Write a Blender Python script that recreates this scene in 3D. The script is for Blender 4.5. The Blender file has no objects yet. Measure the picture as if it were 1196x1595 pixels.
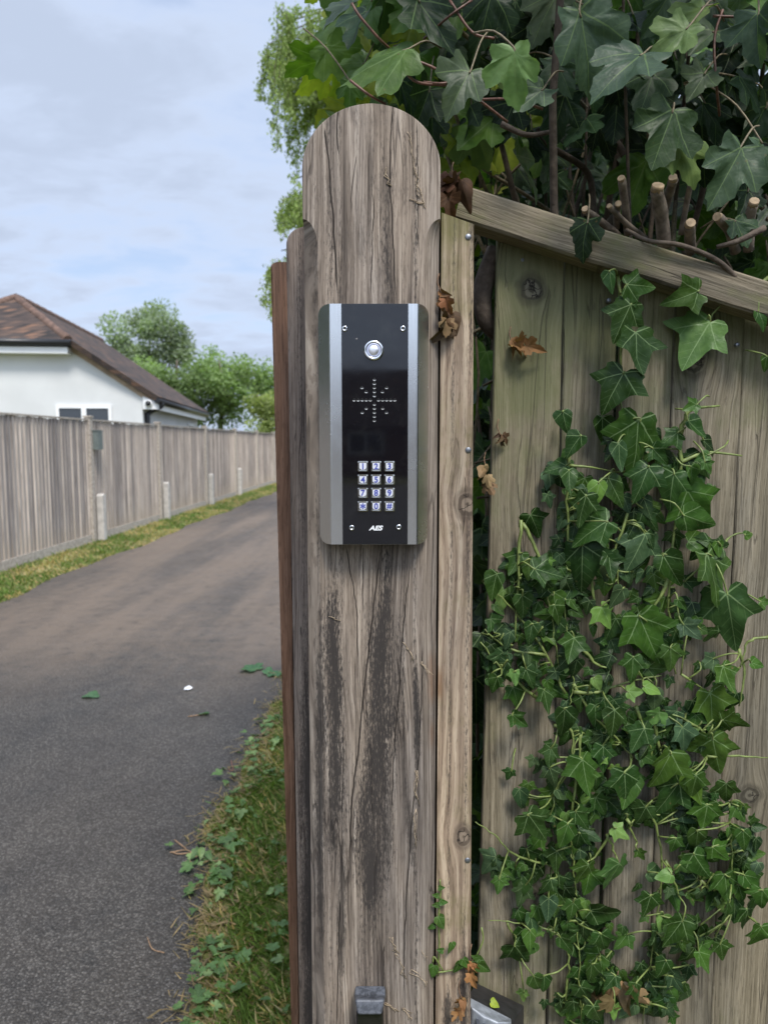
import bpy, math, random
import numpy as np
from mathutils import Vector, Matrix
R = math.radians
S = bpy.context.scene
C = S.collection
rnd = random.Random(7)
rng = np.random.default_rng(11)

# ---------------------------------------------------------------- camera
F, CX, CY, HZ, EYE = 1106.0, 598.0, 797.5, 690.0, 1.5
PITCH = math.atan((CY - HZ) / F)
cam_d = bpy.data.cameras.new('camera')
cam = bpy.data.objects.new('camera', cam_d); C.objects.link(cam)
cam.location = (0, 0, EYE)
cam.rotation_euler = (math.pi/2 - PITCH, 0, 0)
cam_d.sensor_width = 36; cam_d.lens = F/1595*36
cam_d.clip_start = 0.05; cam_d.clip_end = 2000
cam_d.dof.use_dof = True; cam_d.dof.focus_distance = 0.79; cam_d.dof.aperture_fstop = 9.0
S.camera = cam
# ---------------------------------------------------------------- sky
SUN_EL, SUN_AZ = 56, 160          # azimuth clockwise from +Y
sdir = Vector((math.sin(R(SUN_AZ))*math.cos(R(SUN_EL)), math.cos(R(SUN_AZ))*math.cos(R(SUN_EL)), math.sin(R(SUN_EL))))
w = bpy.data.worlds.new('World'); S.world = w; w.use_nodes = True
# ---------------------------------------------------------------- exposure
S.view_settings.view_transform = 'Standard'; S.view_settings.look = 'None'
S.view_settings.exposure = 0.55; S.view_settings.gamma = 1.0
S.cycles.use_denoising = True
S.cycles.max_bounces = 8; S.cycles.transmission_bounces = 4; S.cycles.diffuse_bounces = 4
S.cycles.caustics_reflective = False; S.cycles.caustics_refractive = False

# ---------------------------------------------------------------- node helper
class N:
    """tiny wrapper: builds shader nodes from values and sockets"""
    def __init__(s, tree): s.t = tree
    def node(s, typ, **kw):
        n = s.t.nodes.new(typ)
        for k, v in kw.items(): setattr(n, k, v)
        return n
    def put(s, sock, v):
        if isinstance(v, bpy.types.NodeSocket): s.t.links.new(v, sock)
        elif v is not None:
            if sock.type == 'RGBA' and len(v) == 3: v = (*v, 1)
            sock.default_value = v
    def m(s, op, a, b=None, c=None, clamp=False):
        n = s.node('ShaderNodeMath', operation=op, use_clamp=clamp)
        for i, v in enumerate((a, b, c)):
            if v is not None: s.put(n.inputs[i], v)
        return n.outputs[0]
    def vm(s, op, a, b=None):
        n = s.node('ShaderNodeVectorMath', operation=op)
        s.put(n.inputs[0], a)
        if b is not None: s.put(n.inputs[1], b)
        return n.outputs['Value'] if op in ('DOT_PRODUCT', 'LENGTH') else n.outputs[0]
    def noise(s, vec, scale=1, detail=3, rough=.5, dist=0):
        n = s.node('ShaderNodeTexNoise'); s.put(n.inputs['Vector'], vec)
        n.inputs['Scale'].default_value = scale; n.inputs['Detail'].default_value = detail
        n.inputs['Roughness'].default_value = rough; n.inputs['Distortion'].default_value = dist
        return n.outputs['Fac']
    def voro(s, vec, scale=1, out='Distance', feature='F1'):
        n = s.node('ShaderNodeTexVoronoi', feature=feature); s.put(n.inputs['Vector'], vec)
        n.inputs['Scale'].default_value = scale
        return n.outputs[out]
    def ss(s, v, a, b, lo=0., hi=1.):
        n = s.node('ShaderNodeMapRange', interpolation_type='SMOOTHSTEP')
        s.put(n.inputs[0], v); n.inputs[1].default_value = a; n.inputs[2].default_value = b
        n.inputs[3].default_value = lo; n.inputs[4].default_value = hi
        return n.outputs[0]
    def mix(s, f, a, b, typ='MIX'):
        n = s.node('ShaderNodeMix', data_type='RGBA', blend_type=typ)
        s.put(n.inputs[0], f); s.put(n.inputs[6], a); s.put(n.inputs[7], b)
        return n.outputs[2]
    def ramp(s, f, pts):
        n = s.node('ShaderNodeValToRGB'); s.put(n.inputs[0], f)
        e = n.color_ramp.elements
        while len(e) < len(pts): e.new(.5)
        for x, (p, c) in zip(e, pts): x.position = p; x.color = (*c, 1)
        return n.outputs[0]
    def curve(s, v, pts):
        """value -> value through points, both axes free"""
        x0, x1 = pts[0][0], pts[-1][0]; ys = [p[1] for p in pts]; y0, y1 = min(ys), max(ys)
        if y1 - y0 < 1e-6: y1 = y0 + 1e-6
        t = s.node('ShaderNodeMapRange'); s.put(t.inputs[0], v); t.inputs[1].default_value = x0; t.inputs[2].default_value = x1
        n = s.node('ShaderNodeFloatCurve'); s.put(n.inputs['Value'], t.outputs[0])
        cv = n.mapping.curves[0]; P_ = cv.points
        while len(P_) < len(pts): P_.new(.5, .5)
        for q, (a, b) in zip(P_, pts): q.location = ((a-x0)/(x1-x0), (b-y0)/(y1-y0))
        n.mapping.update()
        o = s.node('ShaderNodeMapRange'); s.put(o.inputs[0], n.outputs[0]); o.inputs[3].default_value = y0; o.inputs[4].default_value = y1
        return o.outputs[0]
    def xyz(s, v):
        n = s.node('ShaderNodeSeparateXYZ'); s.put(n.inputs[0], v); return n.outputs
    def vec(s, x, y, z):
        n = s.node('ShaderNodeCombineXYZ')
        for i, v in enumerate((x, y, z)): s.put(n.inputs[i], v)
        return n.outputs[0]
    def obj(s): return s.node('ShaderNodeTexCoord').outputs['Object']
    def rand(s): return s.node('ShaderNodeObjectInfo').outputs['Random']
    def attr(s, name, out='Color'):
        n = s.node('ShaderNodeAttribute'); n.attribute_name = name; return n.outputs[out]
    def bump(s, h, strength=.5, dist=.002):
        n = s.node('ShaderNodeBump'); s.put(n.inputs['Height'], h)
        n.inputs['Strength'].default_value = strength; n.inputs['Distance'].default_value = dist
        return n.outputs[0]

def material(name):
    m = bpy.data.materials.new(name); m.use_nodes = True
    m.node_tree.nodes.clear()
    g = N(m.node_tree); out = g.node('ShaderNodeOutputMaterial')
    b = g.node('ShaderNodeBsdfPrincipled'); g.t.links.new(b.outputs[0], out.inputs[0])
    g.out = out; g.b = b
    def setp(**kw):
        for k, v in kw.items(): g.put(b.inputs[k.replace('_', ' ')], v)
    g.setp = setp
    return m, g

# sky: Nishita behind broken, soft cloud, brighter round the veiled sun
g = N(w.node_tree); w.node_tree.nodes.clear()
sky = g.node('ShaderNodeTexSky', sky_type='NISHITA'); sky.sun_disc = False
sky.sun_elevation = R(SUN_EL); sky.sun_rotation = R(SUN_AZ); sky.dust_density = 1.5
d = g.node('ShaderNodeTexCoord').outputs['Generated']
dx, dy, dz = g.xyz(d)
h = g.m('ADD', g.m('MAXIMUM', dz, 0.0), 0.16)
pv = g.vec(g.m('DIVIDE', dx, h), g.m('DIVIDE', dy, h), 0.3)
pv2 = g.vm('MULTIPLY', pv, (1.0, 1.35, 1))
c1 = g.noise(pv2, 1.35, 5, .55, .35); c2 = g.noise(pv2, 4.2, 4, .55, .3)
cl = g.m('ADD', g.m('MULTIPLY', c1, .60), g.m('MULTIPLY', c2, .40))
cover = g.ss(cl, .30, .54, .58, 1)
shade = g.ss(cl, .42, .62, 1.03, .84)
glow = g.m('POWER', g.m('MAXIMUM', g.vm('DOT_PRODUCT', d, tuple(sdir)), 0.0), 2.0)
lum = g.m('MULTIPLY', shade, g.m('ADD', 1.0, g.m('MULTIPLY', glow, 1.6)))
cc = g.mix(1.0, (4.5, 5.25, 6.7), g.vec(lum, lum, lum), 'MULTIPLY')
col = g.mix(cover, g.mix(1, sky.outputs[0], (1.0, 1.12, 1.25), 'MULTIPLY'), cc)
bg = g.node('ShaderNodeBackground'); g.put(bg.inputs[0], col); bg.inputs[1].default_value = 0.1
o = g.node('ShaderNodeOutputWorld'); g.t.links.new(bg.outputs[0], o.inputs[0])

sun_d = bpy.data.lights.new('sun', 'SUN'); sun_d.energy = 2.6; sun_d.angle = R(16); sun_d.color = (1, .95, .87)
sun = bpy.data.objects.new('sun', sun_d); C.objects.link(sun)
sun.rotation_euler = (-sdir).to_track_quat('-Z', 'Y').to_euler()

# ---------------------------------------------------------------- projection: pixel of the photo at a depth plane -> world
cp, sp_ = math.cos(PITCH), math.sin(PITCH)
def ray(px, py):
    u = (px-CX)/F; v = -(py-CY)/F
    return Vector((u, cp + v*sp_, -sp_ + v*cp))
def P(px, py, Y):
    r = ray(px, py); return Vector((0, 0, EYE)) + r*(Y/r.y)
def G(px, py, z=0.):
    r = ray(px, py); return Vector((0, 0, EYE)) + r*((z-EYE)/r.z)

# ---------------------------------------------------------------- mesh helpers
class MB:
    def __init__(s): s.v = []; s.f = []; s.sm = []
    def add(s, vs, fs, smooth=False):
        b = len(s.v); s.v += [tuple(v) for v in vs]
        for f in fs: s.f.append(tuple(i+b for i in f)); s.sm.append(smooth)
    def box(s, lo, hi, M=None):
        x0, y0, z0 = lo; x1, y1, z1 = hi
        vs = [Vector(p) for p in ((x0,y0,z0),(x1,y0,z0),(x1,y1,z0),(x0,y1,z0),(x0,y0,z1),(x1,y0,z1),(x1,y1,z1),(x0,y1,z1))]
        if M is not None: vs = [M @ v for v in vs]
        s.add(vs, [(0,3,2,1),(4,5,6,7),(0,1,5,4),(1,2,6,5),(2,3,7,6),(3,0,4,7)])
    def prism(s, poly, off, smooth=False):
        """polygon (world points, ordered) pushed along off"""
        n = len(poly); off = Vector(off); q = [Vector(p) for p in poly]
        s.add(q + [p+off for p in q], [tuple(range(n)), tuple(range(2*n-1, n-1, -1))] + [(i, i+n, (i+1) % n+n, (i+1) % n) for i in range(n)], smooth)
    def tube(s, pts, rad, sides=6, cap=True):
        pts = [Vector(p) for p in pts]; n = len(pts)
        if not hasattr(rad, '__len__'): rad = [rad]*n
        rings = []; up = None
        for i, p in enumerate(pts):
            t = (pts[min(i+1, n-1)] - pts[max(i-1, 0)]).normalized()
            if up is None: up = t.orthogonal().normalized()
            up = (up - t*up.dot(t)); up = up.normalized() if up.length > 1e-6 else t.orthogonal().normalized()
            b = t.cross(up)
            rings += [p + (up*math.cos(a) + b*math.sin(a))*rad[i] for a in [2*math.pi*k/sides for k in range(sides)]]
        fs = [(i*sides+k, i*sides+(k+1) % sides, (i+1)*sides+(k+1) % sides, (i+1)*sides+k) for i in range(n-1) for k in range(sides)]
        s.add(rings, fs, True)
        if cap:
            b0 = len(s.v)-len(rings)
            s.f += [tuple(b0+i for i in range(sides-1, -1, -1)), tuple(b0+i for i in range((n-1)*sides, n*sides))]; s.sm += [False, False]
    def lathe(s, prof, M, n=20):
        """profile of (radius, height) round local Z, then matrix M"""
        vs = [M @ Vector((r*math.cos(2*math.pi*k/n), r*math.sin(2*math.pi*k/n), h)) for r, h in prof for k in range(n)]
        m = len(prof)
        fs = [(i*n+k, i*n+(k+1) % n, (i+1)*n+(k+1) % n, (i+1)*n+k) for i in range(m-1) for k in range(n)]
        fs.append(tuple(range((m-1)*n, m*n))); s.add(vs, fs, True)
    def build(s, name, mat, parent=None, smooth=None, bevel=0):
        me = bpy.data.meshes.new(name)
        o0 = base_of(parent)
        me.from_pydata([tuple(Vector(v)-o0) for v in s.v], [], s.f); me.update()
        me.polygons.foreach_set('use_smooth', s.sm if smooth is None else [smooth]*len(s.f))
        o = bpy.data.objects.new(name, me); C.objects.link(o)
        if mat: me.materials.append(mat)
        if parent: o.parent = parent
        if bevel:
            m = o.modifiers.new('b', 'BEVEL'); m.width = bevel; m.segments = 2; m.limit_method = 'ANGLE'
        return o
def base_of(o):
    v = Vector((0, 0, 0))
    while o is not None: v += o.location; o = o.parent
    return v
def tag(o, label=None, cat=None, group=None, kind=None):
    for k, v in (('label', label), ('category', cat), ('group', group), ('kind', kind)):
        if v: o[k] = v
    return o
def thing(name, loc, label, cat, group=None):
    o = bpy.data.objects.new(name, None); C.objects.link(o); o.location = loc
    o.empty_display_size = .05
    return tag(o, label, cat, group)
def spline(pts, n=6):
    pts = [Vector(p) for p in pts]
    if len(pts) < 3: return [pts[0].lerp(pts[-1], i/n) for i in range(n+1)]
    q = [pts[0]*2-pts[1]] + pts + [pts[-1]*2-pts[-2]]; out = []
    for i in range(1, len(q)-2):
        a, b, c, d_ = q[i-1:i+3]
        for k in range(n):
            t = k/n
            out.append(.5*((2*b) + (c-a)*t + (2*a-5*b+4*c-d_)*t*t + (3*b-a-3*c+d_)*t**3))
    return out + [pts[-1]]

# leaves ------------------------------------------------------------------
def leaf_template(half, fold, curl, lobes=None):
    pts = [(x, y) for x, y in half] + [(-x, y) for x, y in reversed(half[1:-1])]
    n = len(pts); V = [(0, .12)]; 
    for f in (.55, 1.0):
        V += [(x*f, .12+(y-.12)*f) for x, y in pts]
    T = [(0, 1+(i+1) % n, 1+i) for i in range(n)]
    for i in range(n):
        j = (i+1) % n
        T += [(1+i, 1+j, 1+n+j), (1+i, 1+n+j, 1+n+i)]
    V = np.array(V); x, y = V[:, 0], V[:, 1]
    return dict(uv=V, T=np.array(T), fold=fold, curl=curl)
IVY = leaf_template([(0, .03), (.10, -.10), (.24, -.15), (.37, -.11), (.45, -.03), (.43, .05), (.46, .11), (.57, .20), (.72, .35), (.61, .39), (.47, .41), (.35, .45), (.29, .54), (.24, .67), (.16, .83), (.07, .96), (0, 1.02)], .18, .12)
IVY2 = leaf_template([(0, .02), (.12, -.08), (.28, -.08), (.40, .02), (.46, .12), (.44, .22), (.40, .34), (.36, .46), (.28, .60), (.19, .76), (.08, .93), (0, 1.0)], .2, .15)
MAPLE = leaf_template([(0, .04), (.07, -.04), (.20, -.09), (.33, -.08), (.45, -.10), (.50, -.01), (.47, .08), (.44, .14), (.50, .20), (.60, .24), (.71, .31), (.72, .41), (.66, .48), (.65, .58), (.54, .59), (.43, .56), (.34, .53), (.29, .56), (.29, .65), (.32, .75), (.25, .81), (.21, .89), (.12, .91), (.05, .99), (0, 1.02)], .15, .12)
SMALL = leaf_template([(0, 0), (.2, .1), (.34, .35), (.3, .6), (.15, .85), (0, 1)], .25, .2)
RHOMB = dict(uv=np.array([(0, 0), (.3, .45), (0, 1.), (-.3, .45)]), T=np.array([(0, 1, 2), (0, 2, 3)]), fold=.25, curl=.15)
CLUMP = dict(uv=np.array([(0, 0), (.45, .2), (.35, .75), (.0, 1.), (-.45, .65), (-.35, .15)]), T=np.array([(0, 1, 2), (0, 2, 3), (0, 3, 4), (0, 4, 5)]), fold=.2, curl=.3)
class Leaves:
    def __init__(s): s.V = []; s.T = []; s.uv = []; s.col = []; s.n = 0
    def add(s, tp, loc, tip, nor, size, col, fold=None, curl=None, width=1.):
        y = Vector(tip).normalized(); z = Vector(nor); z = z - y*z.dot(y)
        z = z.normalized() if z.length > 1e-5 else y.orthogonal().normalized()
        x = y.cross(z)
        u = tp['uv']; fo = tp['fold'] if fold is None else fold; cu = tp['curl'] if curl is None else curl
        ax = np.abs(u[:, 0])
        zz = fo*ax - cu*u[:, 1]**2 + .05*np.sin(u[:, 0]*9+size*900)*np.cos(u[:, 1]*7+size*500)
        L = np.stack([(u[:, 0]*(1+rnd.uniform(-.16, .16)*np.sign(u[:, 0])) + rnd.uniform(-.16, .16)*u[:, 1]**2)*width, u[:, 1], zz], 1)*size
        M = np.array([x, y, z])
        s.V.append(L @ M + np.array(loc)); s.T.append(tp['T']+s.n); s.n += len(u)
        s.uv.append(u); s.col.append(np.tile(np.array([*col, 1.]), (len(u), 1)))
    def build(s, name, mat, parent=None):
        V = np.concatenate(s.V) - np.array(base_of(parent)); T = np.concatenate(s.T); uv = np.concatenate(s.uv); col = np.concatenate(s.col)
        me = bpy.data.meshes.new(name)
        me.vertices.add(len(V)); me.vertices.foreach_set('co', V.astype(np.float32).ravel())
        me.loops.add(len(T)*3); me.loops.foreach_set('vertex_index', T.astype(np.int32).ravel())
        me.polygons.add(len(T)); me.polygons.foreach_set('loop_start', np.arange(0, len(T)*3, 3, dtype=np.int32))
        me.update(calc_edges=True)
        me.polygons.foreach_set('use_smooth', np.ones(len(T), dtype=bool))
        a = me.attributes.new('luv', 'FLOAT_VECTOR', 'POINT'); a.data.foreach_set('vector', np.column_stack([uv, np.zeros(len(uv))]).astype(np.float32).ravel())
        a = me.attributes.new('tint', 'FLOAT_COLOR', 'POINT'); a.data.foreach_set('color', col.astype(np.float32).ravel())
        me.materials.append(mat)
        o = bpy.data.objects.new(name, me); C.objects.link(o)
        if parent: o.parent = parent
        return o

# ---------------------------------------------------------------- materials
def leaf_mat(name, vein=None, angles=(0, 52, 112), rough=.42, trans=.3, spec=.5, secondary=True):
    m, g = material(name)
    col = g.attr('tint'); uv = g.attr('luv', 'Vector'); x, y, _ = g.xyz(uv)
    p = g.node('ShaderNodeNewGeometry').outputs['Position']
    col = g.mix(g.ss(g.noise(p, 60, 3), .35, .7), g.mix(1, col, (.78, .82, .8), 'MULTIPLY'), g.mix(1, col, (1.15, 1.12, 1.1), 'MULTIPLY'))
    bl = g.m('MULTIPLY', g.ss(g.voro(p, 75), .05, .16, 1, 0), g.ss(g.noise(p, 22, 2), .55, .66))
    col = g.mix(g.m('MULTIPLY', bl, .7), col, (.13, .09, .035))
    hgt = None
    if vein:
        ax = g.m('ABSOLUTE', x); yy = g.m('SUBTRACT', y, .02); vm = None
        for a in angles:
            ca, sa = math.cos(R(a)), math.sin(R(a))
            al = g.m('ADD', g.m('MULTIPLY', ax, sa), g.m('MULTIPLY', yy, ca))
            pe = g.m('ABSOLUTE', g.m('SUBTRACT', g.m('MULTIPLY', ax, ca), g.m('MULTIPLY', yy, sa)))
            wd = g.m('MULTIPLY_ADD', al, -.010, .0145)
            v = g.m('MULTIPLY', g.m('LESS_THAN', pe, wd), g.m('GREATER_THAN', al, 0.0))
            if secondary:
                st = g.m('ABSOLUTE', g.m('SUBTRACT', g.m('FRACT', g.m('MULTIPLY', g.m('SUBTRACT', al, g.m('MULTIPLY', pe, .9)), 6.5)), .5))
                sv = g.m('MULTIPLY', g.m('MULTIPLY', g.m('LESS_THAN', st, .06), g.m('LESS_THAN', pe, g.m('MULTIPLY', al, .34))), .24)
                v = g.m('MAXIMUM', v, g.m('MULTIPLY', sv, g.m('GREATER_THAN', al, .15)))
            vm = v if vm is None else g.m('MAXIMUM', vm, v)
        col = g.mix(g.m('MULTIPLY', vm, vein[3]), col, vein[:3])
        hgt = vm
    nz = g.noise(p, 180, 2)
    und = g.noise(p, 48, 3, .6)
    hh = g.m('ADD', nz, g.m('MULTIPLY', und, 2.5)) if hgt is None else g.m('SUBTRACT', g.m('ADD', g.m('MULTIPLY', nz, .5), g.m('MULTIPLY', und, 4.5)), g.m('MULTIPLY', hgt, .5))
    g.setp(Base_Color=col, Roughness=rough, Specular_IOR_Level=spec, Normal=g.bump(hh, .35, .001))
    t = g.node('ShaderNodeBsdfTranslucent'); g.put(t.inputs[0], g.mix(1, col, (1.5, 1.75, .55), 'MULTIPLY'))
    mx = g.node('ShaderNodeMixShader'); mx.inputs[0].default_value = trans
    g.t.links.new(g.b.outputs[0], mx.inputs[1]); g.t.links.new(t.outputs[0], mx.inputs[2]); g.t.links.new(mx.outputs[0], g.out.inputs[0])
    return m
def plain(name, col, rough=.6, metal=0, spec=.5, var=.15, nscale=40, bump=0, bscale=300):
    m, g = material(name); o = g.obj()
    n = g.noise(o, nscale, 4)
    c = g.mix(g.ss(n, .3, .7), tuple(c*(1-var) for c in col), tuple(min(1, c*(1+var)) for c in col))
    g.setp(Base_Color=c, Roughness=rough, Metallic=metal, Specular_IOR_Level=spec)
    if bump: g.setp(Normal=g.bump(g.noise(o, bscale, 3), bump, .001))
    return m

def wood(name, tones, stains=(), cracks=(), knots=(), algae=None, check=.6, grain=1., rust=(), band=0., dark=(.034, .029, .026), rough=.85, speck=0., bumpk=1., along='Z', vary=.12, fleck=.42):
    """weathered timber, grain along local Z: tones = dark/mid/light; cracks = (points (z,x), half width); stains = (points (z,x), half width, soft edge, strength);
    knots = (x, z, rx, rz)"""
    m, g = material(name)
    p = g.obj(); x, y, z = g.xyz(p)
    if along == 'X': x, z = z, x
    rn = g.rand(); off = g.m('MULTIPLY', rn, 17.3)
    wob = g.noise(g.vec(g.m('MULTIPLY', x, 4), off, g.m('MULTIPLY', z, 2.2)), 1, 2)
    xs = g.m('ADD', x, g.m('MULTIPLY', g.m('SUBTRACT', wob, .5), .035))
    kd = None
    for kx, kz, rx, rz in knots:
        ux = g.m('DIVIDE', g.m('SUBTRACT', x, kx), rx); uz = g.m('DIVIDE', g.m('SUBTRACT', z, kz), rz)
        q = g.m('ADD', g.m('SQRT', g.m('ADD', g.m('MULTIPLY', ux, ux), g.m('MULTIPLY', uz, uz))), g.m('MULTIPLY', g.m('SUBTRACT', g.noise(p, 60, 3), .5), .7))
        inf = g.m('DIVIDE', 1.0, g.m('ADD', 1.0, g.m('MULTIPLY', g.m('MULTIPLY', q, q), .35)))
        xs = g.m('ADD', xs, g.m('MULTIPLY', g.m('MULTIPLY', g.m('SUBTRACT', x, kx), inf), -.75))
        kd = q if kd is None else g.m('MINIMUM', kd, q)
    gx = g.m('ADD', xs, g.m('MULTIPLY', y, .8))
    f1 = g.noise(g.vec(g.m('MULTIPLY', gx, 420*grain), off, g.m('MULTIPLY', z, 9)), 1, 4, .6)
    f2 = g.noise(g.vec(g.m('MULTIPLY', gx, 110*grain), off, g.m('MULTIPLY', z, 2.6)), 1, 4, .6)
    f3 = g.noise(g.vec(g.m('MULTIPLY', gx, 28), off, g.m('MULTIPLY', z, 1.6)), 1, 4, .55)
    f4 = g.noise(g.vec(g.m('MULTIPLY', gx, 900*grain), off, g.m('MULTIPLY', z, 60)), 1, 2, .5)
    v = g.m('ADD', g.m('ADD', g.m('MULTIPLY', f1, .46), g.m('MULTIPLY', f2, .32)), g.m('MULTIPLY', f3, .22))
    if band:
        wv = g.m('SINE', g.m('MULTIPLY', g.m('ADD', gx, g.m('MULTIPLY', f3, .03)), 620))
        v = g.m('ADD', v, g.m('MULTIPLY', wv, band*.06))
    col = g.ramp(v, [(.385, tones[0]), (.5, tones[1]), (.615, tones[2])])
    # broad patches of tone
    big = g.noise(g.vec(g.m('MULTIPLY', x, 14), off, g.m('MULTIPLY', z, 2.4)), 1, 4, .6)
    col = g.mix(g.ss(big, .32, .68), g.mix(1, col, (.74, .75, .78), 'MULTIPLY'), g.mix(1, col, (1.12, 1.08, 1.02), 'MULTIPLY'))
    col = g.mix(1, col, g.mix(rn, (1-vary,)*3, (1+vary, 1+vary*.8, 1+vary*.6)), 'MULTIPLY')
    fk = g.noise(g.vec(g.m('MULTIPLY', gx, 620*grain), g.m('ADD', off, 4), g.m('MULTIPLY', z, 48)), 1, 3, .6)
    col = g.mix(g.ss(fk, .55, .62, 0, fleck), col, g.mix(1, col, (.36, .33, .31), 'MULTIPLY'))
    col = g.mix(g.ss(fk, .44, .30, 0, fleck*.5), col, g.mix(1, col, (1.35, 1.33, 1.3), 'MULTIPLY'))
    hgt = g.m('ADD', g.m('MULTIPLY', f1, .6), g.m('ADD', g.m('MULTIPLY', f2, .9), g.m('MULTIPLY', f4, .25)))
    if algae:
        an = g.noise(p, algae[1], 5, .65); an2 = g.noise(g.vec(g.m('MULTIPLY', x, 90), off, g.m('MULTIPLY', z, 12)), 1, 3)
        am = g.ss(g.m('ADD', g.m('ADD', an, g.m('MULTIPLY', an2, .25)), g.curve(z, algae[3])), .50, .80)
        col = g.mix(g.m('MULTIPLY', am, algae[2]), col, g.mix(f2, tuple(c*.6 for c in algae[0]), algae[0]))
    blot = g.noise(g.vec(g.m('MULTIPLY', x, 760), off, g.m('MULTIPLY', z, 150)), 1, 4, .7)
    edge = g.noise(g.vec(g.m('MULTIPLY', x, 85), off, g.m('MULTIPLY', z, 9)), 1, 4, .65)
    for pts, hw, soft, k in stains:
        c = g.curve(z, pts); q = g.m('DIVIDE', g.m('ABSOLUTE', g.m('SUBTRACT', x, c)), hw*1.3)
        zf = g.m('MULTIPLY', g.ss(z, pts[0][0], pts[0][0]+soft), g.ss(z, pts[-1][0]-soft, pts[-1][0], 1, 0))
        s_ = g.m('ADD', g.m('SUBTRACT', 1.0, q), g.m('MULTIPLY', g.m('SUBTRACT', blot, .5), 3.6))
        s_ = g.m('ADD', s_, g.m('MULTIPLY', g.m('SUBTRACT', edge, .5), 2.2))
        s_ = g.m('ADD', s_, g.m('SUBTRACT', zf, 1.0))
        mk = g.ss(s_, -.35, .75, 0, k)
        col = g.mix(mk, col, g.mix(f1, dark, tuple(c*1.7 for c in dark)))
    for pts, hw, soft, k in rust:
        c = g.curve(z, pts); q = g.m('DIVIDE', g.m('ABSOLUTE', g.m('SUBTRACT', x, c)), hw)
        zf = g.m('MULTIPLY', g.ss(z, pts[0][0], pts[0][0]+soft), g.ss(z, pts[-1][0]-soft, pts[-1][0], 1, 0))
        mk = g.m('MULTIPLY', g.ss(g.m('ADD', q, g.m('MULTIPLY', edge, 1.0)), .4, 1.6, k, 0), zf)
        col = g.mix(mk, col, (.20, .09, .035))
    if speck:
        sp = g.ss(g.noise(g.vec(g.m('MULTIPLY', x, 160), off, g.m('MULTIPLY', z, 30)), 1, 4, .7), .60, .72, 0, speck)
        col = g.mix(sp, col, dark)
    # natural drying checks: thin contour lines of stretched noise
    if check:
        for sx, sz, th in ((34, 1.3, .010), (75, 3.5, .013)):
            n = g.noise(g.vec(g.m('MULTIPLY', xs, sx), off, g.m('MULTIPLY', z, sz)), 1, 1.5, .5)
            gate = g.ss(g.noise(g.vec(g.m('MULTIPLY', x, sx*.5), off, g.m('MULTIPLY', z, 5)), 1, 1), .48, .6)
            ck = g.m('MULTIPLY', g.ss(g.m('ABSOLUTE', g.m('SUBTRACT', n, .5)), th*.3, th, check, 0), gate)
            col = g.mix(ck, col, (.025, .02, .018)); hgt = g.m('SUBTRACT', hgt, g.m('MULTIPLY', ck, 1.6))
    jit = g.m('MULTIPLY', g.m('SUBTRACT', g.noise(g.vec(g.m('MULTIPLY', x, 5), 3.3, g.m('MULTIPLY', z, 45)), 1, 3), .5), .0035)
    for pts, hw in cracks:
        c = g.curve(z, pts); q = g.m('ABSOLUTE', g.m('SUBTRACT', g.m('ADD', x, jit), c))
        L = pts[-1][0]-pts[0][0]
        zf = g.m('MULTIPLY', g.ss(z, pts[0][0], pts[0][0]+L*.22), g.ss(z, pts[-1][0]-L*.06, pts[-1][0], 1, 0))
        wd = g.m('MULTIPLY', g.m('MULTIPLY', zf, hw*.68), g.ss(edge, .2, .8, .6, 1.3))
        ck = g.ss(g.m('DIVIDE', q, g.m('MAXIMUM', wd, 1e-6)), .55, 1.25, 1, 0)
        col = g.mix(g.m('MULTIPLY', ck, .93), col, (.018, .014, .012)); hgt = g.m('SUBTRACT', hgt, g.m('MULTIPLY', ck, 3.0))
    if kd is not None:
        ring = g.m('SINE', g.m('MULTIPLY', g.m('ADD', kd, g.m('MULTIPLY', f2, 1.4)), 8))
        kc = g.mix(g.ss(ring, -.6, .8), tuple(c*.45 for c in tones[0]), tuple(c*.75 for c in tones[1]))
        col = g.mix(g.ss(kd, .75, 1.05, .85, 0), col, kc)
        col = g.mix(g.m('MULTIPLY', g.ss(kd, .8, 1.0), g.ss(kd, 1.0, 1.5, .5, 0)), col, tuple(c*.4 for c in tones[0]))
        kcr = g.m('MULTIPLY', g.ss(g.m('ABSOLUTE', g.m('SUBTRACT', g.noise(p, 70, 2), .5)), .008, .03, .9, 0), g.ss(kd, .6, .9, 1, 0))
        col = g.mix(kcr, col, (.015, .012, .01))
    g.setp(Base_Color=col, Roughness=rough, Specular_IOR_Level=.25, Normal=g.bump(hgt, .75, .0016*bumpk))
    return m

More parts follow.
